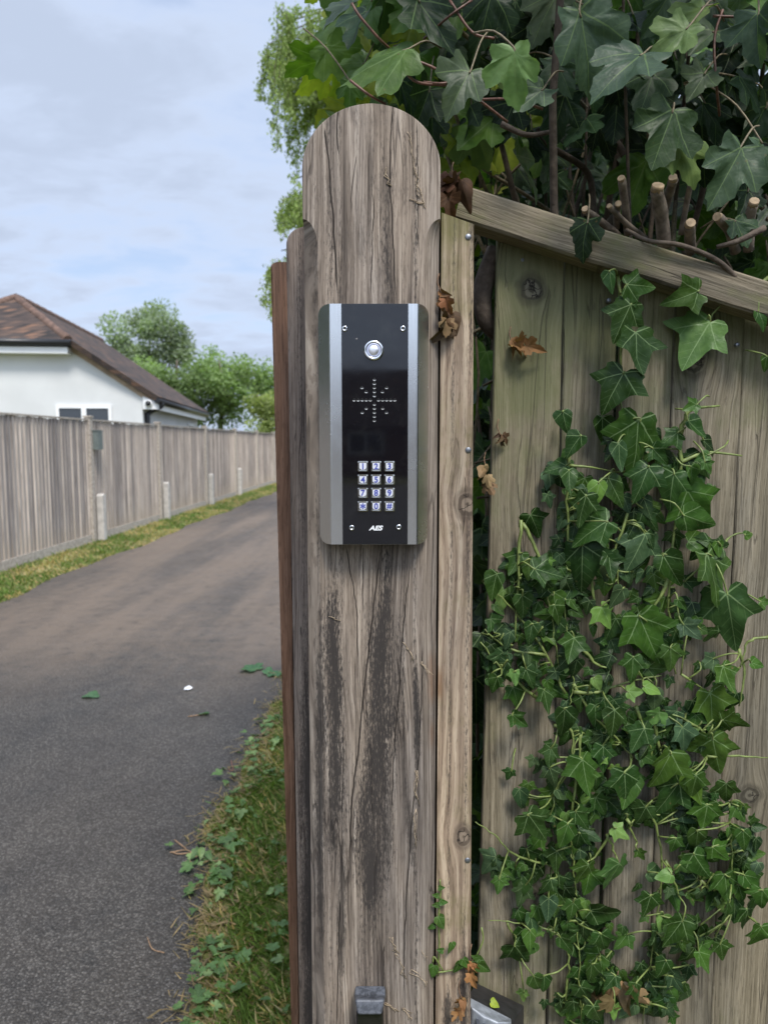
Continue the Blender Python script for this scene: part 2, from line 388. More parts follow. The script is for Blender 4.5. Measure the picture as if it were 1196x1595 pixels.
# ---------------------------------------------------------------- ground, drive, verge
def ground_mat():
    m, g = material('turf soil'); p = g.obj()
    a = g.noise(p, .9, 5, .6); b = g.noise(p, 14, 5, .65); c = g.noise(p, 90, 3, .6)
    col = g.mix(g.ss(g.m('ADD', g.m('MULTIPLY', a, .6), g.m('MULTIPLY', b, .4)), .40, .58), (.33, .27, .14), (.12, .165, .045))
    col = g.mix(g.ss(c, .35, .65), g.mix(1, col, (.6, .6, .55), 'MULTIPLY'), col)
    g.setp(Base_Color=col, Roughness=.95, Specular_IOR_Level=.1, Normal=g.bump(g.noise(p, 60, 4), .8, .02)); return m
def asphalt_mat():
    m, g = material('worn asphalt'); p = g.obj(); x, y, z = g.xyz(p)
    v1 = g.voro(p, 135); n1 = g.noise(p, 300, 3, .6); n2 = g.noise(p, 1.3, 5, .6); n3 = g.noise(p, 9, 4, .6); n4 = g.noise(p, 55, 3, .6)
    vc = g.xyz(g.voro(p, 135, 'Color'))[0]
    c = g.ramp(g.m('ADD', g.m('MULTIPLY', vc, .62), g.m('MULTIPLY', n1, .38)), [(.15, (.030, .029, .028)), (.55, (.066, .062, .058)), (.80, (.115, .108, .10)), (.95, (.22, .21, .195))])
    c = g.mix(g.ss(v1, .38, .62, 0, .75), c, (.020, .019, .018))
    pat = g.noise(p, 3.2, 4, .6); c = g.mix(1, c, g.mix(g.ss(pat, .35, .65), (1.18, 1.18, 1.19), (1.5, 1.48, 1.45)), 'MULTIPLY')
    # pale brown dust worn in between and beside the wheel tracks, further up the lane
    trk = g.noise(g.vec(g.m('MULTIPLY', g.m('SUBTRACT', x, g.m('MULTIPLY', y, .02)), 1.5), g.m('MULTIPLY', y, .16), 0.0), 1, 4, .6)
    tr = g.ss(g.m('ADD', trk, g.m('MULTIPLY', n3, .35)), .46, .82)
    far = g.ss(g.m('ADD', y, g.m('MULTIPLY', n3, .5)), 3.9, 6.0)
    c = g.mix(g.m('MULTIPLY', g.m('MULTIPLY_ADD', far, .66, .08), g.m('MULTIPLY_ADD', tr, .75, .25)), c, g.mix(v1, (.165, .122, .088), (.275, .212, .160)))
    c = g.mix(g.ss(n4, .62, .72, 0, .35), c, (.17, .16, .15))
    c = g.mix(g.ss(n3, .40, .25, 0, .4), c, (.03, .03, .03))
    hgt = g.m('ADD', g.m('MULTIPLY', v1, -.8), g.m('MULTIPLY', n1, .4))
    g.setp(Base_Color=c, Roughness=g.ss(n2, .3, .7, .62, .82), Specular_IOR_Level=.35, Normal=g.bump(hgt, 1.0, .008)); return m
def edge_strip(name, left, right, z, mat, n=1, parent=None):
    mb = MB(); 
    for (a, b), (c, d_) in zip(zip(left, right), zip(left[1:], right[1:])):
        mb.add([(a[0], a[1], z), (b[0], b[1], z), (d_[0], d_[1], z), (c[0], c[1], z)], [(0, 1, 2, 3)])
    return mb.build(name, mat, parent)
mb = MB(); mb.add([(-300, -120, 0), (300, -120, 0), (300, 500, 0), (-300, 500, 0)], [(0, 1, 2, 3)])
gm = ground_mat()
tag(mb.build('ground', gm), kind='structure')
vpx = .0199                                       # the lane and its fence run this far right per metre
LE = lambda y: -3.78 + vpx*y + .05*math.sin(y*1.3) + .03*math.sin(y*3.7+1)
vergepx = [(446, 1020), (440, 1075), (412, 1130), (385, 1190), (356, 1240), (322, 1290), (318, 1330), (322, 1400), (312, 1470), (300, 1530), (296, 1600)]
vg = sorted([G(*q) for q in vergepx], key=lambda v: v.y)
def RE(y):
    ys = [v.y for v in vg]; xs = [v.x for v in vg]
    if y < ys[0]: b = xs[0] - (ys[0]-y)*.02
    elif y > ys[-1]: b = xs[-1] + (y-ys[-1])*.012
    else: b = float(np.interp(y, ys, xs))
    return b + .018*math.sin(y*11) + .012*math.sin(y*23+2)
ys = [-12+i*.5 for i in range(26)] + [1+.06*i for i in range(1, 90)] + [6.4+i*.4 for i in range(0, 160)]
edge_strip('driveway', [(LE(y), y) for y in ys], [(RE(y), y) for y in ys], .006, asphalt_mat())['kind'] = 'structure'

mb = MB(); mb.add([(-60, -24, .012), (60, -24, .012), (60, -1.2, .012), (-60, -1.2, .012)], [(0, 1, 2, 3)])
tag(mb.build('road', plain('pale road', (.12, .113, .105), .8, nscale=3)), kind='structure')
grass_m = leaf_mat('grass blades', None, rough=.6, trans=.25, spec=.25)
def grasscol(yellow):
    if rnd.random() < yellow: return (rnd.uniform(.36, .50), rnd.uniform(.30, .39), rnd.uniform(.12, .19))
    k = rnd.uniform(.6, 1.25); return (.125*k, .195*k, .040*k)
BLADE = dict(uv=np.array([(-.05, 0), (.05, 0), (.04, .55), (0, 1.), (-.04, .55)]), T=np.array([(0, 1, 2), (0, 2, 4), (4, 2, 3)]), fold=0, curl=.35)
L = Leaves()
for i in range(34000):
    y = 1.45 + 3.1*rnd.random()**1.3
    x = RE(y) + .02 + (0.34-RE(y))*rnd.random()**1.1 if rnd.random() < .9 else RE(y) + rnd.gauss(.03, .03)
    pn = math.sin(x*9+1)*math.sin(y*5.3) + .6*math.sin(x*23+y*17)
    a = rnd.uniform(0, 6.28); t = rnd.uniform(.4, 1.5)
    tip = Vector((math.cos(a)*t, math.sin(a)*t, 1))
    dens = (x-RE(y))
    hgt = rnd.uniform(.02, .065) * (.55 if dens < .08 else 1)
    L.add(BLADE, (x, y, .0), tip, (-tip.y, tip.x, .3), hgt, grasscol(.55 if pn < -.35 or dens < .06 else .14), width=rnd.uniform(.8, 1.4))
for i in range(1300):
    y = 1.5 + 3.0*rnd.random()**1.3; x = RE(y) + rnd.gauss(.035, .045); a = rnd.uniform(0, 6.28); k = rnd.uniform(.7, 1.2)
    L.add(BLADE, (x, y, rnd.uniform(.006, .03)), (math.cos(a), math.sin(a), rnd.uniform(-.1, .25)), (0, 0, 1), rnd.uniform(.02, .07), (.27*k, .20*k, .105*k), width=rnd.uniform(.5, 1.3), curl=rnd.uniform(-.2, .3))
tag(L.build('verge_grass', grass_m), 'short rough grass and dry clippings beside the driveway by the posts', 'grass', kind='stuff')
L = Leaves()
for i in range(22000):
    y = 5 + 32*rnd.random()**2.0
    x0, x1 = LE(y)-.02, -4.6+vpx*y
    x = rnd.uniform(x1, x0+.04)
    pn = math.sin(y*1.9+x*3) + .8*math.sin(y*5.1+1) + .8*math.sin(x*11)
    a = rnd.uniform(0, 6.28); t = rnd.uniform(.3, 1.4); tip = Vector((math.cos(a)*t, math.sin(a)*t, 1))
    L.add(BLADE, (x, y, 0), tip, (-tip.y, tip.x, .3), rnd.uniform(.03, .075), grasscol(.75 if pn < -.2 else .15), width=rnd.uniform(1.2, 2.2))
tag(L.build('fence_verge_grass', grass_m), 'strip of patchy yellow and green grass below the far board fence', 'grass', kind='stuff')

# weeds creeping over the drive edge: clumps of round-lobed leaves
weed_m = leaf_mat('weed leaf', (.30, .38, .17, .35), rough=.5, trans=.3, secondary=False)
L = Leaves(); wm = MB()
spots = [(470, 1085, 9), (425, 1125, 14), (437, 1160, 10), (400, 1150, 8), (405, 1200, 16), (425, 1215, 10), (355, 1215, 7), (345, 1268, 10), (375, 1270, 14), (350, 1300, 14), (320, 1330, 14), (345, 1360, 12), (322, 1395, 12), (340, 1345, 14), (420, 1330, 6), (350, 1480, 10), (325, 1490, 12), (325, 1510, 10), (305, 1590, 12), (312, 1575, 10), (335, 1545, 8), (370, 1490, 8), (430, 1470, 7), (440, 1400, 6), (445, 1520, 8), (385, 1240, 12), (395, 1180, 12), (360, 1380, 8), (310, 1355, 8), (445, 1570, 7), (270, 1330, 2), (455, 1240, 5)]
for px, py, n in spots:
    c = G(px, py)
    for k in range(int(n*.85)):
        a = rnd.uniform(0, 6.28); rr = abs(rnd.gauss(0, .05))
        b = Vector((c.x+math.cos(a)*rr*.9, c.y+math.sin(a)*rr*1.5, rnd.uniform(.012, .05)))
        tip = Vector((math.cos(a), math.sin(a), rnd.uniform(-.35, .35)))
        k_ = rnd.uniform(.75, 1.25); pale = rnd.random() < .25
        colr = (.22*k_, .32*k_, .12*k_) if pale else (.105*k_, .195*k_, .06*k_)
        L.add(MAPLE if rnd.random() < .8 else SMALL, b, tip, (rnd.gauss(0, .3), rnd.gauss(0, .3), 1), rnd.uniform(.018, .046), colr, width=rnd.uniform(.6, .9), curl=rnd.uniform(0, .5))
        wm.tube([(c.x, c.y, .0), (b.x*.5+c.x*.5, b.y*.5+c.y*.5, b.z*.8), b], .0012, 4)
tag(L.build('ground_cover', weed_m), 'low bright green weeds and clipped leaves creeping over the driveway edge', 'ground cover', kind='stuff')

# ---------------------------------------------------------------- gate post
YP = .79
X0, X1 = P(475, 690, YP).x, P(683, 690, YP).x; XC = (X0+X1)/2; HW = (X1-X0)/2
ZT = P(580, 161, YP).z; ZA = P(475, 262, YP).z; ZN = P(475, 341, YP).z
def lp(px, py): v = P(px, py, YP); return (v.z, v.x-XC)
def line(*q): return sorted([lp(*a) for a in q])
post_cracks = [
    (line((506, 195), (511, 250), (517, 320), (522, 400), (527, 478)), .0012),
    (line((612, 165), (610, 200), (607, 270), (609, 320), (613, 400), (617, 478)), .0011),
    (line((528, 172), (526, 200), (528, 245)), .0009),
    (line((649, 190), (650, 240), (650, 320), (652, 400)), .0007),
    (line((555, 240), (548, 300), (546, 340)), .0006),
    (line((582, 300), (580, 370), (577, 470)), .0007),
    (line((592, 855), (585, 920), (575, 1010), (567, 1070), (560, 1150), (551, 1220), (546, 1300), (543, 1400)), .0012),
    (line((539, 850), (545, 890), (553, 930), (557, 980), (556, 1050)), .0008),
    (line((566, 850), (565, 900), (566, 960)), .0006),
    (line((640, 870), (632, 940), (624, 1030), (619, 1110), (613, 1180), (610, 1300)), .0007),
    (line((536, 1100), (534, 1200), (532, 1400)), .0006),
    (line((658, 1000), (655, 1120), (640, 1300), (632, 1420), (628, 1590)), .0008),
    (line((530, 1400), (527, 1500), (524, 1620)), .0009),
    (line((600, 1470), (597, 1530), (598, 1640)), .0008),
]
post_stains = [
    (line((517, 860), (519, 950), (522, 1050), (524, 1150), (520, 1300), (514, 1400)), .0085, .12, 1.0),
    (line((603, 855), (598, 930), (594, 1010), (594, 1100), (588, 1200), (580, 1300), (576, 1400), (574, 1480)), .0135, .10, 1.0),
    (line((645, 1000), (648, 1080), (650, 1150), (648, 1250)), .0035, .08, 1.0),
    (line((496, 900), (500, 1000), (500, 1200), (498, 1350), (505, 1500)), .0055, .15, .85),
    (line((628, 1180), (640, 1300), (650, 1400)), .0035, .10, .8),
    (line((572, 165), (575, 185), (577, 215)), .020, .03, .45),
    (line((600, 240), (604, 300), (606, 340)), .012, .03, .35),
    (line((556, 330), (553, 380), (551, 430)), .010, .03, .3),
    (line((535, 1250), (533, 1400), (531, 1560)), .0045, .1, .75),
    (line((610, 1150), (605, 1300), (603, 1420)), .004, .1, .6),
]
post_rust = [(line((672, 1010), (673, 1060), (674, 1110)), .007, .02, .5), (line((673, 1120), (674, 1180)), .006, .02, .35)]
post_m = wood('weathered post timber', [(.10, .083, .070), (.238, .200, .166), (.425, .372, .318)], post_stains, post_cracks, (), None, .5, 1., post_rust, speck=.25, bumpk=1.1)
def post_mesh():
    mb = MB(); cm = .016; ZS = .031
    zs = [.0] + [i*.02+.02 for i in range(int((ZN-ZS-.02)/.02))] + [ZN-ZS+ZS*i/14 for i in range(15)]
    zs += list(np.linspace(ZN+.002, ZA, 6)) + [ZA+(ZT-ZA)*math.sin(math.pi/2*i/24) for i in range(1, 25)]
    rings = []
    for z in zs:
        hw = HW if z <= ZA else HW*math.sqrt(max(0, 1-((z-ZA)/(ZT-ZA))**2))
        hw = max(hw, .0006)
        if z < ZN:
            t = min(1, (ZN-z)/ZS); c = max(.0015, cm*math.sqrt(1-(1-t)**2))
        else: c = .0015
        c = min(c, hw*.9)
        y0, y1 = YP, YP+.14
        rings.append([(XC-hw, y1, z), (XC-hw, y0+c, z), (XC-hw+c*.55, y0+c*.45, z) if z < ZN-ZS*.0 and c > .004 else (XC-hw+c*.3, y0+c*.3, z), (XC-hw+c, y0, z), (XC-hw*.33, y0, z), (XC+hw*.33, y0, z), (XC+hw-c, y0, z), (XC+hw-c*.55, y0+c*.45, z) if c > .004 else (XC+hw-c*.3, y0+c*.3, z), (XC+hw, y0+c, z), (XC+hw, y1, z)])
    n = len(rings[0]); vs = [v for r in rings for v in r]
    fs = [(i*n+k, i*n+(k+1) % n, (i+1)*n+(k+1) % n, (i+1)*n+k) for i in range(len(rings)-1) for k in range(n)]
    fs.append(tuple(range((len(rings)-1)*n, len(rings)*n)))
    mb.add(vs, fs); return mb
post = thing('gate_post', (XC, YP, 0), 'broad weathered grey timber post with a rounded top carrying the door entry panel', 'post')
post_mesh().build('timber', post_m, post)

# narrow grey post behind, left of it
Y2 = .935
def rounded_post(name, mat, root, xl, xr, y0, y1, zt, r, lean=0.):
    """timber seen narrow side on, its top corner rounded; lean = x shift at the foot"""
    mb = MB(); rings = []
    for z, ins in [(0, 0)] + [(zt*.25*i, 0) for i in range(1, 4)] + [(zt-r+r*math.sin(math.pi/2*i/10), r-r*math.cos(math.pi/2*i/10)) for i in range(11)]:
        dx = lean*(1-z/zt); e = .003
        rings.append([(xl+ins+dx, y1, z), (xl+ins+dx, y0+e, z), (xl+ins+dx+e, y0, z), (xr+dx-e, y0, z), (xr+dx, y0+e, z), (xr+dx, y1, z)])
    n = 6; fs = [(i*n+k, i*n+(k+1) % n, (i+1)*n+(k+1) % n, (i+1)*n+k) for i in range(len(rings)-1) for k in range(n)]
    fs.append(tuple(range((len(rings)-1)*n, len(rings)*n)))
    mb.add([v for q in rings for v in q], fs); return mb.build(name, mat, root)
xl = P(449.5, 690, Y2).x
p2 = thing('side_post', (xl+.03, Y2, 0), 'narrow grey timber post with a rounded shoulder, close behind the big post', 'post')
m2 = wood('grey side timber', [(.10, .082, .072), (.215, .175, .15), (.34, .29, .25)], [([(0, .0), (.6, -.005), (1.0, -.008), (1.3, -.012)], .011, .3, .85)], (), (), None, .5, 1.2, speck=.8)
rounded_post('timber', m2, p2, xl, xl+.085, Y2, Y2+.06, P(470, 353, Y2).z, .022, .008)
# newer brown post further back
Y3 = 1.06
xl = P(424.5, 640, Y3).x
p3 = thing('brown_post', (xl+.04, Y3, 0), 'new red brown hardwood post at the far left of the post group', 'post')
m3 = wood('red brown hardwood', [(.095, .05, .032), (.175, .098, .062), (.25, .148, .10)], (), [([(0, -.012), (.7, -.012), (1.2, -.014), (1.45, -.013)], .0011)], (), None, .0, .9, speck=.0, rough=.6, bumpk=.3)
rounded_post('timber', m3, p3, xl, xl+.12, Y3, Y3+.09, P(436, 408, Y3).z, .008, .022)

# pine batten right of the post
YB = .805
def px_poly(pts, Y): return [P(a, b, Y) for a, b in pts]
bx0 = P(683.5, 690, YB).x + .001
bat = thing('pine_post', ((bx0+P(735, 690, YB).x)/2, YB, 0), 'orange tan sawn pine post with open grain between grey post and fence', 'post')
BC = bat.location.x
def bl(px, py): v = P(px, py, YB); return (v.x-BC, v.z)
bk1, bk2 = bl(722, 786), bl(717, 1303)
m4 = wood('sawn pine', [(.18, .135, .10), (.32, .25, .185), (.46, .38, .29)], [([(0.2, .017), (.8, .016), (.9, .0155)], .006, .04, .9), ([(P(700, 1580, YB).z-.1, P(697, 1500, YB).x-BC), (P(700, 1540, YB).z, P(697, 1500, YB).x-BC)], .004, .02, .9)],
          [([(P(0, 840, YB).z, bk1[0]-.003), (bk1[1], bk1[0]+.002), (P(0, 740, YB).z, bk1[0]+.001)], .0005)], [(bk1[0]+.004, bk1[1], .013, .016), (bk2[0]+.004, bk2[1], .010, .014)], ((.20, .19, .065), 9, .75, [(0, -.3), (.9, -.12), (1.3, -.12), (1.55, -.1), (1.7, .05), (1.8, .1)]), .22, .75,
          [(sorted([(P(0, 1100, YB).z, P(690, 0, YB).x-BC), (P(0, 1060, YB).z, P(688, 0, YB).x-BC), (P(0, 1030, YB).z, P(687, 0, YB).x-BC)]), .010, .02, .75)], band=1.0, bumpk=1.2)
mb = MB()
tl, tr = P(686, 331, YB), P(738, 349, YB); trb = P(733, 1590, YB)
zt2 = tl.z; zr2 = tr.z
lx = bx0; f = lambda z: (tr.x + (trb.x-tr.x)*(tr.z-z)/(tr.z-trb.z))
zz = list(np.linspace(0, zr2, 24))
rings = [[(lx, YB+.05, z), (lx, YB, z), (f(z)-.002, YB, z), (f(z), YB+.002, z), (f(z), YB+.05, z)] for z in zz]
rings.append([(lx, YB+.05, zt2), (lx, YB, zt2), (f(zr2)-.002, YB, zr2+.0005), (f(zr2), YB+.002, zr2+.0004), (f(zr2), YB+.05, zr2+.0005)])
n = 5; fs = [(i*n+k, i*n+(k+1) % n, (i+1)*n+(k+1) % n, (i+1)*n+k) for i in range(len(rings)-1) for k in range(n)] + [tuple(range((len(rings)-1)*n, len(rings)*n))]
mb.add([v for r in rings for v in r], fs); mb.build('timber', m4, bat)
nail_m = plain('dull zinc nail', (.22, .23, .25), .45, .8, nscale=400)
FACE = Matrix.Rotation(R(90), 4, 'X')              # local +Z -> -Y (towards the viewer)
def nail(root, px, py, Y, r=.0035):
    v = P(px, py, Y); q = MB()
    q.lathe([(r, -.004), (r, .0004), (r*.8, .0010), (r*.15, .0013)], Matrix.Translation(v) @ FACE, 14)
    return q.build('nail', nail_m, root)
for q in ((729, 369), (729, 701), (728, 1340)): nail(bat, *q, YB)

# ---------------------------------------------------------------- sloping board fence on the right
YF = .93
fence = thing('board_fence', (P(960, 690, YF).x, YF, 0), 'mossy vertical board fence under a sloping rail, grown over with ivy', 'fence')
FX = fence.location.x
rail_top = lambda px: 285 + (px-723)*(437-285)/(1196-723)
ALG = (.170, .182, .080)
tones_f = [(.10, .089, .064), (.19, .172, .128), (.285, .262, .205)]
edges = [(775, 745, 768), (881, 0, 877), (966, 0, 963.5), (1050, 0, 1047), (1168, 0, 1160), (1300, 0, 1285), (1420, 0, 1400)]
def fl(px, py): v = P(px, py, YF); return (v.x, v.z)
knotpx = {0: [(828, 450, .017, .017), (826, 1393, .012, .012)], 1: [], 2: [], 3: [(1087, 560, .017, .02), (1100, 900, .003, .003)], 4: [(1178, 1250, .016, .014)], 5: []}
for i in range(6):
    xa = P(edges[i][2], 690, YF).x; xb = P(edges[i+1][2], 690, YF).x
    yo = (0, .008, .001, .009, .018, .004)[i]
    kn = [(P(a, b, YF).x-FX, P(a, b, YF).z, r1, r2) for a, b, r1, r2 in knotpx[i]]
    st = []
    if i == 4: st = [([(.6, .30), (1.0, .31), (1.5, .31)], .03, .2, .35)]
    mt = wood('fence board timber', tones_f, st, (), kn, (ALG, 6.5, .72, [(0, .02), (.7, -.02), (1.0, -.16), (1.3, -.12), (1.5, .02), (1.8, .2)] if i < 2 else [(0, -.1), (.7, -.16), (1.1, -.24), (1.4, -.16), (1.6, 0), (1.8, .16)]), .4, .9, speck=.35, bumpk=1.2, vary=.22)
    q = MB(); zs = np.linspace(0, 1.9, 30)
    vs = []
    for z in zs:
        wl = .0012*math.sin(z*9+i*2)
        left = xa + wl + (((745-598)/(775-598)-1)*0)
        if i == 0:
            tz = (P(0, 360, YF).z - z)/(P(0, 360, YF).z-P(0, 1500, YF).z); left = P(775, 360, YF).x + (P(745, 1500, YF).x-P(775, 360, YF).x)*tz
        right = xb - .0030 + .001*math.sin(z*7+i)
        ztop = None
        def zc(x): 
            # under the rail
            px = CX + x/YF*F; return min(z, P(px, rail_top(px)+30, YF).z)
        y0 = YF + yo
        vs.append([(left, y0+.013, zc(left)), (left, y0+.0015, zc(left)), (left+.0015, y0, zc(left)), (right-.0015, y0+.004, zc(right)), (right, y0+.0055, zc(right)), (right, y0+.013, zc(right))])
    m_ = 6; fs = [(a*m_+k, a*m_+(k+1) % m_, (a+1)*m_+(k+1) % m_, (a+1)*m_+k) for a in range(len(vs)-1) for k in range(m_)]
    fs.append(tuple(range((len(vs)-1)*m_, len(vs)*m_)))
    q.add([v for r in vs for v in r], fs); q.build('board', mt, fence)
# rail: a sloping bar in front of the board tops
YR = .895
mr = wood('rail timber', [(.095, .083, .06), (.18, .158, .118), (.27, .24, .18)], (), (), (), ((.20, .215, .07), 7, .75, [(-1, -.02), (-.4, -.03), (0, -.08), (1, -.08)]), .4, .9, speck=.3, along='X')
ra, rb = P(723, 287, YR), P(1330, 287+(1330-723)*.317, YR)
ra2 = P(733, 334, YR)
ux = (rb-ra).normalized(); uz = Vector((-ux.z, 0, ux.x)); th = .0415
rail = bpy.data.objects.new('rail', None)
q = MB()
Lr = (rb-ra).length; ns = 24; vs = []
for i in range(ns+1):
    t = Lr*i/ns; b = .0008*math.sin(t*31)
    prof = [(0, .003), (-.003, .0), (-th+.003+b, .0), (-th+b, .003), (-th, .034), (0, .034)]
    vs.append([(t, y, z) for z, y in prof])
fs = [(a*6+k, (a+1)*6+k, (a+1)*6+(k+1) % 6, a*6+(k+1) % 6) for a in range(ns) for k in range(6)] + [(0, 1, 2, 3, 4, 5), tuple(range(ns*6+5, ns*6-1, -1))]
q.add([v for r in vs for v in r], fs)
ro = q.build('rail', mr); ro.parent = fence
ro.matrix_parent_inverse = Matrix.Identity(4)
ro.location = ra - fence.location; ro.rotation_euler = (0, math.atan2(-(rb-ra).z, (rb-ra).x), 0)
for q_ in ((813, 405), (948, 468), (1148, 537), (795, 703), (972, 1460), (1049, 1546), (829, 1373)): nail(fence, *q_, YF+.0025, .003)

# ---------------------------------------------------------------- intercom
YI = .766
def brushed(name, col, rough):
    m, g = material(name); p = g.obj(); x, y, z = g.xyz(p)
    n = g.noise(g.vec(g.m('MULTIPLY', x, 2500), g.m('MULTIPLY', y, 2500), g.m('MULTIPLY', z, 14)), 1, 3, .6)
    s_ = g.noise(p, 30, 4, .6)
    g.setp(Base_Color=g.mix(g.ss(n, .3, .7), tuple(c*.9 for c in col), col), Metallic=1.0, Roughness=g.m('ADD', g.m('MULTIPLY', s_, .12), rough), Anisotropic=.35, Normal=g.bump(n, .02, .0002)); return m
steel = brushed('brushed steel', (.72, .72, .70), .20)
chrome = plain('polished metal', (.72, .72, .72), .18, 1.0, nscale=300, var=.05)
m, g = material('black acrylic'); p = g.obj()
g.setp(Base_Color=g.mix(g.ss(g.noise(p, 900, 2), .70, .78, 0, .5), g.mix(g.ss(g.noise(p, 38, 5, .7), .5, .75), (.005, .005, .007), (.013, .013, .014)), (.10, .095, .09)), Roughness=g.ss(g.noise(p, 25, 4), .3, .8, .03, .07), Specular_IOR_Level=.55); acry = m
ic = thing('entry_panel', P(583, 848, YI), 'steel and black glossy door entry panel with push button and number keypad', 'intercom')
xa, xb, xc, xd, xe, xf = [P(a, 690, YI).x for a in (495, 515, 533, 635, 649.5, 668)]
zt, zb = P(583, 473, YI).z, P(583, 848, YI).z
def steel_shell():
    q = MB(); r = .009; yb = .787
    cols = []
    def add(x, y):
        d_ = min(x-xa, xf-x); ins = r-math.sqrt(max(0, r*r-(r-d_)**2)) if d_ < r else 0
        cols.append((x, y, ins))
    for i in range(9): 
        t = i/8; add(xa+(xb-.0012-xa)*t**1.4, yb-.003-(yb-.003-YI-.0006)*t**1.4)
    add(xb, YI+.0001); add(xb+.0015, YI); add(xe-.0015, YI); add(xe, YI+.0001)
    for i in range(9):
        t = 1-i/8; add(xf-(xf-xe-.0012)*t**1.4, yb-.003-(yb-.003-YI-.0006)*t**1.4)
    n = len(cols); th = .0016
    vs = [(x, y, zt-i) for x, y, i in cols] + [(x, y, zb+i) for x, y, i in cols] + [(x, y+th, zt-i) for x, y, i in cols] + [(x, y+th, zb+i) for x, y, i in cols]
    fs = []
    for k in range(n-1):
        fs += [(k, n+k, n+k+1, k+1), (2*n+k, 2*n+k+1, 3*n+k+1, 3*n+k), (k, k+1, 2*n+k+1, 2*n+k), (n+k, 3*n+k, 3*n+k+1, n+k+1)]
    fs += [(0, 2*n, 3*n, n), (n-1, 2*n-1, 4*n-1, 3*n-1)]
    q.add(vs, fs); return q
steel_shell().build('steel_cover', steel, ic)
q = MB(); q.box((xb+.004, YI+.002, zb+.004), (xe-.004, YP-.0005, zt-.004)); q.build('back_box', plain('black plastic', (.02, .02, .022), .5), ic)
q = MB(); q.box((xc, YI-.0026, zb+.0004), (xd, YI-.0003, zt-.0004)); q.build('face_plate', acry, ic, bevel=.0005)
YK = YI-.0027
def disc(name, px, py, prof, mat, parent, n=28, y=YK):
    q = MB(); q.lathe(prof, Matrix.Translation(P(px, py, y)) @ FACE, n); return q.build(name, mat, parent)
btn = disc('call_button', 582, 546, [(.0105, 0), (.0105, .0022), (.0098, .0032), (.0080, .0034), (.0076, .0028)], chrome, ic, 40)
disc('button_ring', 582, 546, [(.0076, .002), (.0074, .0030), (.0056, .0030), (.0054, .0027)], plain('frosted ring', (.42, .46, .62), .35, var=.04), btn, 40)
disc('button_cap', 582, 546, [(.0055, .002), (.0054, .0031), (.0048, .0036), (.001, .0037)], plain('satin cap', (.74, .74, .76), .32, .8, var=.05), btn, 40)
for q_ in ((537, 512), (627.5, 512), (548, 822), (621, 821)):
    s_ = disc('screw', *q_, [(.0031, 0), (.0031, .0008), (.0026, .0015), (.0016, .0017), (.0014, .0009)], chrome, ic, 18)
    disc('screw_socket', *q_, [(.0014, .0005), (.0013, .0011), (.0003, .0011)], plain('dark socket', (.05, .05, .05), .5), s_, 6)
# speaker perforations: lipped holes, steel seen through
dots = []
for k in range(5): dots += [(583, 591+k*6.3), (583, 629.5+k*6.3), (551.5+k*6.3, 623), (589.5+k*6.3, 623)]
for a, b in ((563.8, 603.6), (570.3, 610), (602, 603.6), (595.5, 610), (570.5, 635.8), (564.2, 642.3), (596, 635.8), (602, 642.3)): dots.append((a, b))
q = MB(); q2 = MB()
for a, b in dots:
    M_ = Matrix.Translation(P(a, b, YK)) @ FACE
    q.lathe([(.0017, 0), (.0017, .00015), (.0004, .00018)], M_, 12)
    M2 = Matrix.Translation(P(a, b, YK)) @ FACE
    pts = [(.00165*math.cos(t), .00165*math.sin(t)) for t in np.linspace(math.pi*1.06, math.pi*1.94, 9)] + [(.00125*math.cos(t), .00060*math.sin(t)-.0002) for t in np.linspace(math.pi*1.94, math.pi*1.06, 9)]
    q2.prism([M2 @ Vector((x, y, .00022)) for x, y in pts], (0, -.0002, 0))
sg = q.build('speaker_grille', plain('black hole', (.004, .004, .004), .6, spec=.2), ic)
q2.build('grille_rim', plain('bright hole edge', (.78, .77, .74), .3, .6, var=.05), sg)
q = MB(); q.lathe([(.0011, 0), (.001, .0002), (.0003, .0002)], Matrix.Translation(P(555.5, 528, YK)) @ FACE, 10); q.build('microphone_hole', plain('mic hole', (.16, .15, .15), .5), ic)
keym = plain('key chrome', (.42, .41, .38), .25, 1.0, nscale=500, var=.08)
cap_m = plain('key cap', (.74, .75, .80), .35, .15, nscale=500, var=.05)
ink = plain('blue ink', (.045, .06, .33), .5, var=.08); white_ink = plain('white ink', (.82, .83, .84), .5, var=.03)
def text(name, body, px, py, Y, size, mat, parent, shear=0, bold=0, wid=1.0, depth=.0002):
    cu = bpy.data.curves.new(name, 'FONT'); cu.body = body; cu.size = size; cu.align_x = 'CENTER'; cu.align_y = 'CENTER'
    cu.shear = shear; cu.offset = bold; cu.extrude = depth/2
    to = bpy.data.objects.new('tmp', cu); C.objects.link(to)
    bpy.context.view_layer.update()
    me = bpy.data.meshes.new_from_object(to.evaluated_get(bpy.context.evaluated_depsgraph_get()))
    bpy.data.objects.remove(to)
    co = np.zeros(len(me.vertices)*3); me.vertices.foreach_get('co', co); co = co.reshape(-1, 3)
    mid = (co.min(0)+co.max(0))/2; co = co-mid; co[:, 0] *= wid
    c = P(px, py, Y)-base_of(parent)
    W = np.column_stack([co[:, 0]+c.x, -co[:, 2]+c.y, co[:, 1]+c.z]); me.vertices.foreach_set('co', W.ravel()); me.update()
    me.materials.clear(); me.materials.append(mat)
    o = bpy.data.objects.new(name, me); C.objects.link(o); o.parent = parent; return o
